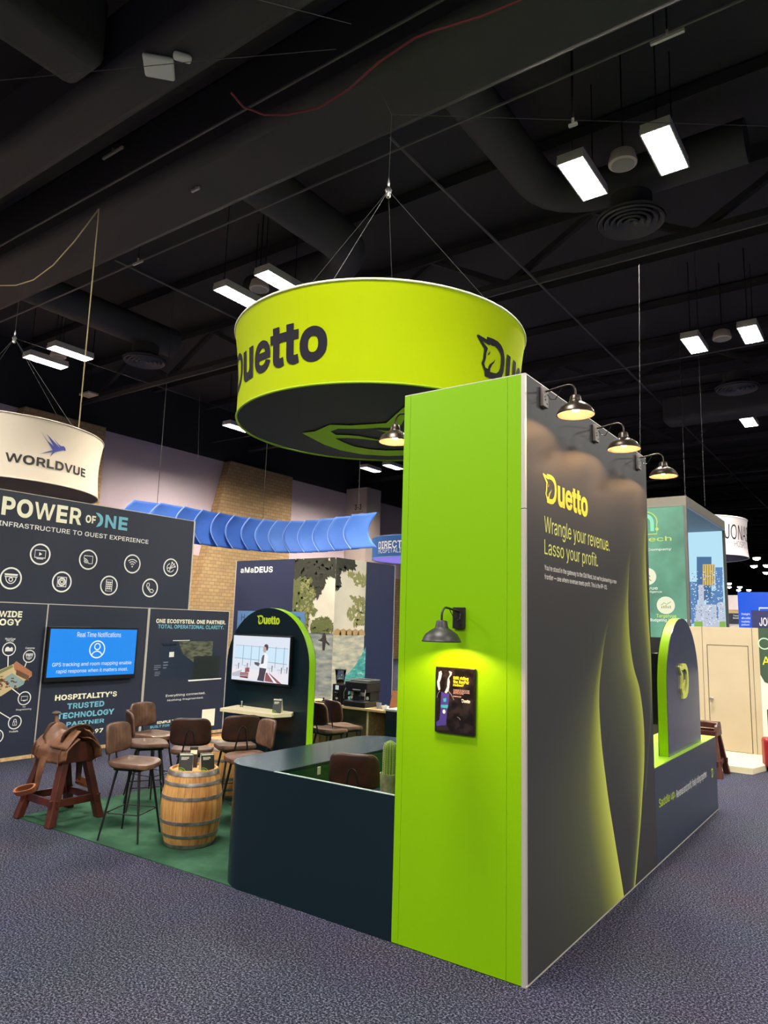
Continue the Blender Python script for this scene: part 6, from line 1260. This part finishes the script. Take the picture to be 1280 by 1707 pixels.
def leaves(mb, fn, u0, u1, v0, v1, n, s0, s1, d, inside):
    k = 0; tries = 0
    while k < n and tries < n * 30:
        tries += 1; u = rn.uniform(u0, u1); v = rn.uniform(v0, v1)
        if not inside(u, v): continue
        a = rn.uniform(0, 2 * pi); s_ = rn.uniform(s0, s1); c, s2 = cos(a), sin(a)
        pts = [(s_, 0), (.3 * s_, .32 * s_), (-.5 * s_, .3 * s_), (-s_, 0), (-.4 * s_, -.34 * s_), (.4 * s_, -.3 * s_)]
        P_ = [(min(max(u + x * c - y * s2, u0), u1), min(max(v + x * s2 + y * c, v0), v1)) for x, y in pts]
        mb.add([fn(uu, vv, d + .0002 * (k % 20)) for uu, vv in P_], [tuple(range(6))]); k += 1
WL = AXc - AXm
front = lambda u, v: ((u - AXm) / WL, (ZT - v) / (ZT - zh))     # 0..1 across, 0..1 down to the water line
def in_tree1(u, v):
    x, y = front(u, v); return y < .42 - .1 * sin(x * 9) + (.12 if x < .35 else 0) - (.08 if x > .75 else 0)
mb = MB(); leaves(mb, fM, AXm, AXc, zh, ZT, 470, .07, .15, .003, in_tree1); part(mb, 'photo_leaves', m_leafd, am)
def in_tree2(u, v):
    x, y = front(u, v); return y > .28 and x < .52 - .35 * (y - .62) ** 2 * 3 + .06 * sin(y * 30) and not (y > .75 and x > .38)
mb = MB(); leaves(mb, fM, AXm, AXc, zh - .05, ZT, 620, .05, .12, .006, in_tree2); part(mb, 'photo_leaves', m_leafm, am)
mb = MB(); leaves(mb, fM, AXm, AXc, zh, ZT, 120, .03, .07, .009, lambda u, v: in_tree2(u, v) and front(u, v)[0] > .2); part(mb, 'photo_leaves', m_leafl, am)
mb = MB(); leaves(mb, fM, AXm, AXc, zh, ZT, 230, .04, .09, .008, lambda u, v: hypot((front(u, v)[0] - .74) / .26, (front(u, v)[1] - .93) / .14) < 1); part(mb, 'photo_leaves', m_leafm, am)
WS = yp - AMY
side = lambda u, v: ((u - AMY) / WS, (ZT - v) / (ZT - zh))
mb = MB(); leaves(mb, fC, AMY, yp, zh, ZT, 200, .06, .13, .003, lambda u, v: side(u, v)[1] < .17 - .1 * side(u, v)[0] and side(u, v)[0] < .6 or (side(u, v)[0] < .12 and side(u, v)[1] < .4)); part(mb, 'photo_leaves', m_leafd, am)
mb = MB(); leaves(mb, fC, AMY, yp, zh, ZT, 200, .05, .11, .003, lambda u, v: side(u, v)[0] > .52 + .14 * sin(side(u, v)[1] * 24) and (.18 < side(u, v)[1] < .36 or .5 < side(u, v)[1] < .88)); part(mb, 'photo_leaves', m_leafl, am)
mb = MB()
for k in range(5):
    c = at_x(562 + k * 10, 1053, AXc); mb.flat([[(c.y - .16, zh - .03), (c.y + .16, zh - .03), (c.y + .13, zh + .08), (c.y, zh + .13), (c.y - .13, zh + .08)]], fC, .006)
part(mb, 'photo_beach_huts', m_hut, am)
# swimmer in the photograph
c = at_y(540, 1070, AMY); mb = MB(); s_ = 1.7
mb.flat([[(c.x - .03 * s_, c.z + .1 * s_), (c.x + .03 * s_, c.z + .1 * s_), (c.x + .05 * s_, c.z + .02 * s_), (c.x + .11 * s_, c.z - .03 * s_), (c.x + .10 * s_, c.z - .05 * s_), (c.x + .035 * s_, c.z - .01 * s_), (c.x + .02 * s_, c.z - .12 * s_), (c.x - .02 * s_, c.z - .12 * s_), (c.x - .03 * s_, c.z), (c.x - .1 * s_, c.z + .03 * s_), (c.x - .11 * s_, c.z + .015 * s_), (c.x - .045 * s_, c.z + .05 * s_)]], fM, .006)
mb.flat([circ(c.x, c.z + .125 * s_, .024 * s_, 12)], fM, .0065)
part(mb, 'photo_swimmer', mat('photo_dark', (52, 44, 42), .6), am)
p0, p1 = at_y(401, 955.5, AMY), at_y(455, 944, AMY)
part(put(MB(), 'aMaDEUS', fM, p0.x, p1.x, p0.z, p1.z, .003, bold=.035), 'lettering', m_white, am)
t = thing('hanging_board', 'light blue board partly hidden behind the top of the teal arch', 'sign board', (at_y(450, 1040, 13.2).x, 13.2, 1.4))
a, b_, c = at_y(396.5, 1018, 13.2), at_y(507, 1018, 13.2), at_y(396, 1075, 13.2)
part(MB().box(a.x, b_.x, 13.2, 13.24, c.z - .4, a.z), 'board', mat('light_blue_board', (84, 124, 176), .5), t)
p0, p1 = at_y(402, 1034, 13.2), at_y(414, 1024, 13.2)
part(put(MB(), 'H', fy(13.2), p0.x, p0.x + .12, p0.z, p1.z, .002), 'lettering', m_navy, t)
p0, p1 = at_y(492, 1036, 13.2), at_y(501, 1028, 13.2)
part(put(MB(), 'n', fy(13.2), p0.x, p1.x, p0.z, p1.z, .002), 'lettering', m_navy, t)
part(MB().tube([(a.x + .5, 13.22, c.z - .4), (a.x + .5, 13.22, 0)], .03, 10).tube([(b_.x - .5, 13.22, c.z - .4), (b_.x - .5, 13.22, 0)], .03, 10), 'post', m_alu, t)

# ================================================================== blue ribbed ribbon sign
rb = thing('ribbed_banner', 'long curved blue ribbed banner hanging before the far wall', 'hanging sign', (-18, 18, 4.6))
m_blue = speckle(mat('blue_fabric', (54, 96, 190), .6), [(.3, (60, 104, 196)), (.7, (84, 134, 222))], .5, 2)
m_bedge = mat('pale_blue_edge', (140, 172, 232), .6)
RZ1 = 5.35
top = [(222, 835), (262, 839), (300, 844.5), (330, 850), (358, 855), (384, 859.5), (411, 863.5), (438, 867), (465, 869), (492, 869.5), (518, 868.5), (544, 866.5), (570, 863), (597, 859), (625, 855)]
bot = [(222, 893), (262, 898), (300, 903), (330, 908), (358, 912.5), (384, 916.5), (411, 919.5), (438, 921.5), (465, 922.5), (492, 922), (518, 921), (544, 919.5), (570, 917.5), (597, 915), (622, 912)]
T_ = [at_z(*p_, RZ1) for p_ in top]; zb = [CH + (EYE.z and (at_y(bx, by, q_.y).z - CH)) for (bx, by), q_ in zip(bot, T_)]
RZ0 = sum(zb) / len(zb)
for i in range(len(T_) - 1):
    a, b_ = T_[i], T_[i + 1]; ln = (b_ - a); nrm = Vector((ln.y, -ln.x, 0)).normalized()
    if nrm.dot(Vector((0, 0, 2)) - a) < 0: nrm = -nrm
    def fin(u, v, a=a, ln=ln, nrm=nrm):
        z = lerp(RZ0, RZ1, v); bow = sin(pi * v)
        p_ = a + ln * (u * 1.25) - ln * (.5 * bow); p_ = p_ + nrm * (.17 * (1 - u) * (1 - u) + .05)
        return (p_.x, p_.y, z)
    fn_ = part(MB().grid(fin, 10, 16), 'fin', m_blue, rb, smooth=True, solid=.02)
    part(MB().tube([Vector(fin(0, k / 15)) + nrm * .012 for k in range(16)], .016, 6), 'fin_edge', m_bedge, rb, smooth=True)
for i in (1, 7, 13): part(MB().tube([T_[i], Vector((T_[i].x, T_[i].y, 12.15))], .008, 6), 'wire', m_wire, rb)

# ================================================================== blue round sign peeping out behind the tower
q = at_y(625, 914, 22); cx_, cy_ = q.x + 1.75, 22.4
z1_, z0_ = at_y(648, 894.5, 21).z, at_y(640, 930, 21).z
bl, RBl = drum('round blue fabric sign partly hidden behind the left edge of the lime tower', cx_, cy_, 1.75, 1.75, .0, z0_, z1_, mat('cobalt_fabric', (30, 96, 170), .6), mat('violet_glow', (150, 130, 236), emit=.9), (m_bedge, m_bedge))
def bpt(px, py): return at_cyl(px, py, cx_, cy_, 1.75)
for s_, l0_, r0_, y0_, y1_ in (('DIRECTV', (631, 912), (682, 908), 914.5, 902), ('HOSPITALITY', (631, 921), (684, 917), 922, 914)):
    a0, _ = bpt(*l0_); a1, _ = bpt(*r0_)
    if not a1 > a0: a1 = a0 + .9
    mb = MB(); put(mb, s_, flatXZ, a0, a0 + .76, bpt(640, y0_)[1], bpt(640, y1_)[1], bold=.02 if s_ == 'DIRECTV' else 0)
    part(wrap(mb, cx_, cy_, RBl, .06), 'lettering', m_white, bl)
part(MB().tube([(cx_, cy_, z1_), (cx_, cy_, 12.15)], .01, 6), 'wire', m_wire, bl)

# ================================================================== right: lit towers, door wall, distant booths
GY = 15.0
fG = fy(GY)
GX1 = at_y(1143, 826, GY).x; gz1 = at_y(1143, 826, GY).z; gz0 = at_y(1085, 1062, GY).z
GX0 = GX1 - 2.6
GE = at_x(1208, 875, GX1).y
gt = thing('lightbox_tower', 'tall backlit tower with green front and city skyline side', 'lightbox tower', (GX1, GY, 0))
m_green = mat('lit_green_fabric', (88, 164, 136), .6)
nt, N, L, b_ = nodes(m_green)
tc = N.new('ShaderNodeTexCoord'); nz = N.new('ShaderNodeTexNoise'); nz.inputs['Scale'].default_value = 1.1; nz.inputs['Detail'].default_value = 3
cr = N.new('ShaderNodeValToRGB'); e = cr.color_ramp.elements; e[0].position = .3; e[0].color = (*lin((66, 132, 108)), 1); e[1].position = .75; e[1].color = (*lin((128, 206, 170)), 1)
L.new(tc.outputs['Object'], nz.inputs['Vector']); L.new(nz.outputs['Fac'], cr.inputs[0]); L.new(cr.outputs[0], b_.inputs['Emission Color'])
b_.inputs['Emission Strength'].default_value = .75; b_.inputs['Base Color'].default_value = (.02, .04, .03, 1)
ztop = gz1
part(MB().box(GX0, GX1, GY, GE, ztop - .2, ztop), 'top_frame', mat('grey_top_frame', (104, 100, 92), .5), gt)
for x, y in ((GX1 - .06, GY), (GX1 - .06, GE - .06), (GX0, GY)): part(MB().box(x, x + .06, y, y + .06, 0, ztop - .2), 'corner_post', mat('dark_grey_frame', (84, 88, 86), .4), gt)
part(MB().box(GX0 + .06, GX1 - .06, GY + .01, GY + .05, gz0, ztop - .2), 'green_panel', m_green, gt)
part(MB().box(GX0 + .06, GX1 - .06, GY + .01, GY + .05, 0, gz0), 'lower_panel', m_black, gt)
zc1 = at_y(1176, 878, GE).z
part(MB().box(GX0, GX1 - .005, GY + .06, GE - .06, ztop - .24, ztop - .2), 'canopy_underside', mat('dusty_blue_panel', (112, 130, 160), .5), gt)
m_cs = mat('lit_city_sky', (184, 226, 246), emit=1.0)
part(MB().box(GX0, GX1 - .06, GE - .05, GE - .012, 0.3, zc1), 'skyline_panel', m_cs, gt); part(MB().box(GX0, GX1 - .06, GE - .06, GE - .01, zc1, ztop - .24), 'back_header', mat('dusty_blue_panel', (112, 130, 160), .5), gt)
fK = fy(GE - .05)
yA, yB = GX0 + .01, GX1 - .07
def cb(mb, x0, x1, y0, y1, d=.002):
    """a building of the printed skyline, given by picture columns/rows of the crop"""
    a, b_, c, d_ = at_y(x0, y0, GE), at_y(x1, y0, GE), at_y(x0, y1, GE), at_y(x1, y1, GE)
    mb.flat([[(max(min(v.x, yB), yA), max(v.z, .3)) for v in (c, d_, b_, a)]], fK, d)
mb = MB(); cb(mb, 1162, 1186.5, 928.5, 1000); part(mb, 'printed_tower', mat('lit_slate', (84, 126, 172), emit=.8), gt)
mb = MB(); cb(mb, 1193, 1205, 946, 1010); cb(mb, 1150, 1163, 970, 1040); cb(mb, 1178, 1206, 985, 1030); part(mb, 'printed_tower', mat('lit_blue', (104, 150, 206), emit=.8), gt)
mb = MB(); cb(mb, 1172, 1192, 941, 976, .004); part(mb, 'printed_gold_tower', mat('lit_gold', (236, 200, 96), emit=.9), gt)
mb = MB(); cb(mb, 1165, 1174, 975, 1008, .004); cb(mb, 1160, 1195, 1008, 1030, .004); cb(mb, 1198, 1211, 1004, 1030, .004); cb(mb, 1158, 1212, 1030, 1046, .005); part(mb, 'printed_tower', mat('lit_pale', (206, 216, 236), emit=.85), gt)
mb = MB(); rn = random.Random(8)
for k in range(190):
    x = rn.uniform(1152, 1207); y = rn.uniform(950, 1042); cb(mb, x, x + rn.uniform(.8, 2), y, y + rn.uniform(.8, 1.8), .007)
part(mb, 'window_pattern', mat('lit_window_white', (240, 244, 250), emit=.95), gt)
mb = MB()
for k in range(5): x = 1174 + k * 4; cb(mb, x, x + 1.0, 942, 976, .006)
for k in range(150):
    x = rn.uniform(1152, 1207); y = rn.uniform(955, 1042); cb(mb, x, x + rn.uniform(.8, 2), y, y + rn.uniform(.6, 1.4), .0065)
part(mb, 'window_pattern', mat('lit_window_blue', (84, 116, 176), emit=.7), gt)
mb = MB(); cb(mb, 1158, 1172, 1036, 1052, .008); cb(mb, 1200, 1212, 1036, 1046, .008); part(mb, 'printed_trees', mat('lit_trees', (150, 200, 90), emit=.8), gt)
# green face print
def gtext(s_, m, bl_, tr, **k):
    p0, p1 = at_y(*bl_, GY), at_y(*tr, GY); part(put(MB(), s_, fG, p0.x, p1.x, p0.z, p1.z, -.004, **k), 'lettering', m, gt)
m_lw = mat('lit_white', (240, 248, 232), emit=.95); m_lyel = mat('lit_yellow_green', (206, 232, 110), emit=.95); m_lmint = mat('lit_mint', (150, 240, 196), emit=.95)
gtext('Agiltech', m_lyel, (1032, 907), (1119, 893), bold=.01)
gtext('A Hospitality Company', m_lw, (1024, 921), (1119, 913), bold=.02)
gtext('Luvue', m_lw, (1069, 983), (1096, 977.5), bold=.01); gtext('Guest Intelligence', m_lw, (1053, 989), (1103, 984.5), bold=.01)
gtext('Targetvue', m_lyel, (1094, 1031), (1127, 1024), bold=.02); gtext('Budgeting & Forecasting', m_lw, (1084, 1037), (1152, 1032), bold=.02)
mb = MB()
for px, py in ((1079, 961), (1109.5, 1009)):
    c = at_y(px, py, GY); mb.flat([circ(c.x, c.z, .175)], fG, -.004)
part(mb, 'printed_disc', mat('lit_cream', (244, 246, 214), emit=.95), gt)
c = at_y(1109.5, 1009, GY); mb = MB()
for k in range(5): mb.flat([rect(c.x - .085 + k * .04, c.x - .065 + k * .04, c.z - .06, c.z - .02 + .012 * (k % 3))], fG, -.003)
stroke(mb, [(c.x - .09, c.z + .0), (c.x - .03, c.z + .05), (c.x + .02, c.z + .02), (c.x + .1, c.z + .07)], .012, fG, -.003)
c = at_y(1081, 961, GY); stroke(mb, [(c.x - .05, c.z + .08), (c.x + .03, c.z), (c.x - .02, c.z - .03), (c.x + .05, c.z - .09)], .02, fG, -.003)
part(mb, 'disc_icon', mat('lit_tan', (176, 176, 120), emit=.8), gt)
c = at_y(1080, 873, GY); mb = MB()
stroke(mb, [(c.x - .2, c.z - .16), (c.x - .2, c.z + .02)] + [(c.x - .06 + .14 * cos(radians(t_)), c.z + .02 + .15 * sin(radians(t_))) for t_ in range(180, -1, -15)] + [(c.x + .08, c.z - .16)], .075, fG, -.003)
mb.flat([rect(c.x - .12, c.x - .02, c.z - .16, c.z - .13)], fG, -.003); mb.flat([rect(c.x - .06, c.x - .02, c.z - .11, c.z - .03)], fG, -.003)
part(mb, 'mint_monogram', m_lmint, gt)
mb = MB(); stroke(mb, [(c.x - .3, c.z - .22), (c.x + .17, c.z - .22), (c.x + .17, c.z - .02)] + [(c.x - .06 + .24 * cos(radians(t_)), c.z + .02 + .23 * sin(radians(t_))) for t_ in range(0, 120, 12)], .022, fG, -.003)
mb.flat([circ(c.x + .175, c.z - .12, .035, 14)], fG, -.002); part(mb, 'monogram_outline', m_lyel, gt)

# closet wall with a door
DY = 14.35
m_beige = speckle(mat('beige_laminate', (204, 188, 158), .35), [(.3, (186, 170, 144)), (.7, (202, 188, 160))], .8, 3)
dw = thing('closet_wall', 'beige closet wall with a plain door beyond the low aisle counter', 'booth wall', (-2.6, DY, .1))
DXA, DXB = -3.30, -2.06
m_gap = mat('dark_gap', (60, 50, 42), .8)
dx0, dx1, dz1 = at_y(1179, 1080, DY).x, at_y(1246, 1082, DY).x, 1.945
part(MB().box(DXA, -3.0, DY, DY + .06, .1, 2.28).box(-2.992, dx0 - .012, DY, DY + .06, .1, 2.28).box(dx1 + .012, -2.168, DY, DY + .06, .1, 2.28).box(-2.16, DXB, DY, DY + .06, .1, 2.28).box(dx0 - .012, dx1 + .012, DY, DY + .06, dz1 + .012, 2.28), 'wall_panel', m_beige, dw)
part(MB().box(DXA, DXB, DY + .02, DY + .05, .1, 2.27), 'backing', m_gap, dw)
dr = part(MB().box(dx0, dx1, DY + .001, DY + .019, .108, dz1), 'door', m_beige, dw)
q = at_y(1186.5, 1164.5, DY); kn = part(MB().lathe([(0, 0), (.03, .0), (.03, .01), (.012, .015), (.012, .04), (.028, .05), (.03, .065), (.018, .08), (0, .082)], 18), 'door_knob', m_steel, dw, smooth=True)
kn.parent = dr; kn.matrix_parent_inverse = Matrix.Identity(4); kn.location = (q.x, DY, q.z); kn.rotation_euler = (pi / 2, 0, 0)
part(MB().box(DXB - .06, DXB, DY + .06, GY - .02, .1, 2.28).box(DXA, DXA + .06, DY + .06, GY - .02, .1, 2.28), 'return_wall', m_beige, dw)
pf = [at_z(1197, 1270, .1), at_z(1212, 1290, .1), at_z(1256, 1291.5, .1), at_z(1272, 1276, .1)]
tag(MB().prism([(-4.5, 12.86), (-2.02, 12.86), (-1.9, 13.35), (-1.9, 15.0), (-4.5, 15.0)], lambda u, v, d: (u, v, d), 0, .1).build('raised_floor', mat('cream_floor', (236, 226, 190), .3), bevel=.01), 'raised cream floor in front of the beige closet wall', 'platform')
# pull-up banner at the right edge
bn = thing('pull_up_banner', 'white and green pull-up banner at the right edge of the photo', 'banner', (-1.6, 13.9, 0))
bx0 = at_y(1266, 1100, 13.9).x; zt_ = at_y(1270, 1047, 13.9).z
fB = fy(13.9)
part(MB().box(bx0, bx0 + .85, 13.9, 13.905, .12, zt_), 'banner_sheet', mat('banner_white', (240, 238, 220), .5), bn)
zz = at_y(1270, 1135, 13.9).z
part(MB().flat([[(bx0, zz + .1), (bx0 + .06, zz - .02), (bx0 + .12, zz - .04), (bx0 + .2, zz + .06), (bx0 + .85, zz + .15), (bx0 + .85, zt_), (bx0, zt_)]], fB, .002), 'banner_print', mat('banner_green', (62, 84, 66), .5), bn)
a, b_ = at_y(1271, 1112, 13.9), at_y(1271, 1094, 13.9)
part(put(MB(), 'Agile', fB, a.x, a.x + .42, a.z, b_.z, .004, bold=.01), 'lettering', m_yel, bn)
c = at_y(1274, 1073, 13.9); mb = MB(); ring(mb, c.x, c.z, .09, .02, fB, .004); part(mb, 'monogram', mat('mint_vinyl', (190, 226, 190), .5), bn)
part(MB().box(bx0 - .01, bx0 + .86, 13.82, 13.98, 0, .12), 'banner_base', m_blackp, bn, bevel=.02); part(MB().tube([(bx0 + .42, 13.93, .1), (bx0 + .42, 13.93, zt_)], .012, 8), 'banner_pole', m_steel, bn)
q = at_z(1280, 1284, 0)
sc_ = thing('suitcase', 'dark red suitcase at the right edge by the banner', 'suitcase', (q.x + .14, q.y, 0), radians(20))
MB().box(-.2, .2, -.13, .13, .06, .52).build('shell', mat('dark_red_shell', (140, 24, 34), .35), sc_, bevel=.05, smooth=True, bseg=4)
for x in (-.15, .15): MB().lathe([(0, 0), (.025, 0), (.03, .02), (.03, .04), (0, .06)], 12, (x, 0, 0)).build('wheel', m_black, sc_)
MB().tube([(-.08, .1, .5), (-.08, .1, .95), (.08, .1, .95), (.08, .1, .5)], .01, 8).build('handle', m_black, sc_)
# white round sign at right
JY = 24.0
q = at_y(1244, 900, JY); jr = 1.75; jz1, jz0 = at_y(1225, 861, JY - .8).z, at_y(1232, 925, JY - .8).z
jcx, jcy = q.x - jr * .98, JY
jn, RJ = drum('round white fabric sign behind the green lightbox tower', jcx, jcy, jr, jr, .04, jz0, jz1, mat('white_fabric', (222, 214, 218), .6), mat('violet_underside', (58, 50, 84), .6), (m_white, m_white))
def jpt(px, py): return at_cyl(px, py, jcx, jcy, jr)
for s_, x0_, x1_, y0_, y1_, bb in (('JONAS', 1209, 1242, 899, 874, .0), ('HOSPITALITY', 1224.5, 1242, 911, 901, -.01)):
    a0, a1 = jpt(x0_, 890)[0], jpt(x1_, 890)[0]
    k_ = 5 / 3.6 if s_ == 'JONAS' else 11 / 5.0
    mb = MB(); put(mb, s_, flatXZ, a0, a0 + (a1 - a0) * k_, jpt(1225, y0_)[1], jpt(1225, y1_)[1], bold=bb)
    part(wrap(mb, jcx, jcy, RJ, .06), 'lettering', m_ink, jn)
part(MB().tube([(jcx, jcy, jz1), (jcx, jcy, 12.15)], .012, 6), 'wire', m_wire, jn)
# far booths at the right edge
def far_panel(name, label, cat, x0, x1, y0, y1, Y, m, sub=()):
    a, b_ = at_y(x0, y1, Y), at_y(x1, y0, Y)
    t = thing(name, label, cat, ((a.x + b_.x) / 2, Y, 0)); part(MB().box(a.x, b_.x, Y, Y + .12, 0, b_.z), 'panel', m, t)
    for s_, bl_, tr, mm in sub:
        p0, p1 = at_y(*bl_, Y), at_y(*tr, Y)
        if s_: part(put(MB(), s_, fy(Y), p0.x, p1.x, p0.z, p1.z, .01, bold=.01), 'lettering', mm, t)
        else: part(MB().flat([rect(p0.x, p1.x, p0.z, p1.z)], fy(Y), .006), 'printed_band', mm, t)
    return t
m_bright = mat('bright_blue_screen', (8, 92, 240), emit=.9)
far_panel('booth_wall', 'bright blue lit panel beside the door wall at the right edge', 'booth panel', 1232.5, 1330, 987, 1060, 24.5, m_bright, (('Delight', (1236, 1026), (1250, 1022), m_lw), ('with a unified', (1236, 1032), (1250.5, 1028.5), m_lw), ('hospitality', (1236, 1038.5), (1250, 1034.5), m_lw), ('platform', (1236, 1043.5), (1249, 1040), m_lw), ('', (1265, 1014.5), (1330, 1013), m_lw), ('', (1265, 1019), (1266, 1013), m_lw)))
far_panel('booth_wall', 'dark navy panel lettered in white in front of the bright blue panel', 'booth panel', 1254, 1330, 1018.5, 1060, 23.0, mat('indigo_panel', (38, 38, 84), .5), (('JONAS', (1266, 1043.5), (1300, 1030), m_white),))
far_panel('booth_wall', 'pale and navy banded panel far behind the green lightbox tower', 'booth panel', 1205, 1236, 992, 1060, 30.0, mat('pale_panel', (226, 214, 214), .6), (('', (1205, 1040), (1236, 1022.5), m_navy), ('', (1205, 1022), (1236, 1016.5), m_birch), ('Travel', (1222, 1027.5), (1232, 1025), m_white), ('Booth', (1222, 1031.5), (1232, 1029), m_white)))
for x, y, wd, h, c in ((3, 42, 8, 4.5, (60, 70, 110)), (-4, 50, 6, 4, (170, 160, 150)), (10, 60, 10, 5, (50, 60, 120))):
    t = thing('booth_wall', {3: 'far blue-grey booth wall down the hall', -4: 'far pale booth wall down the hall', 10: 'farthest dark blue booth wall down the hall'}[x], 'booth panel', (x, y, 0))
    MB().box(-wd / 2, wd / 2, 0, .2, 0, h).build('panel', mat('far_booth_%d' % x, c, .6), t); MB().box(-wd / 2, wd / 2, -.01, 0, h - .3, h - .1).build('printed_band', m_white, t)
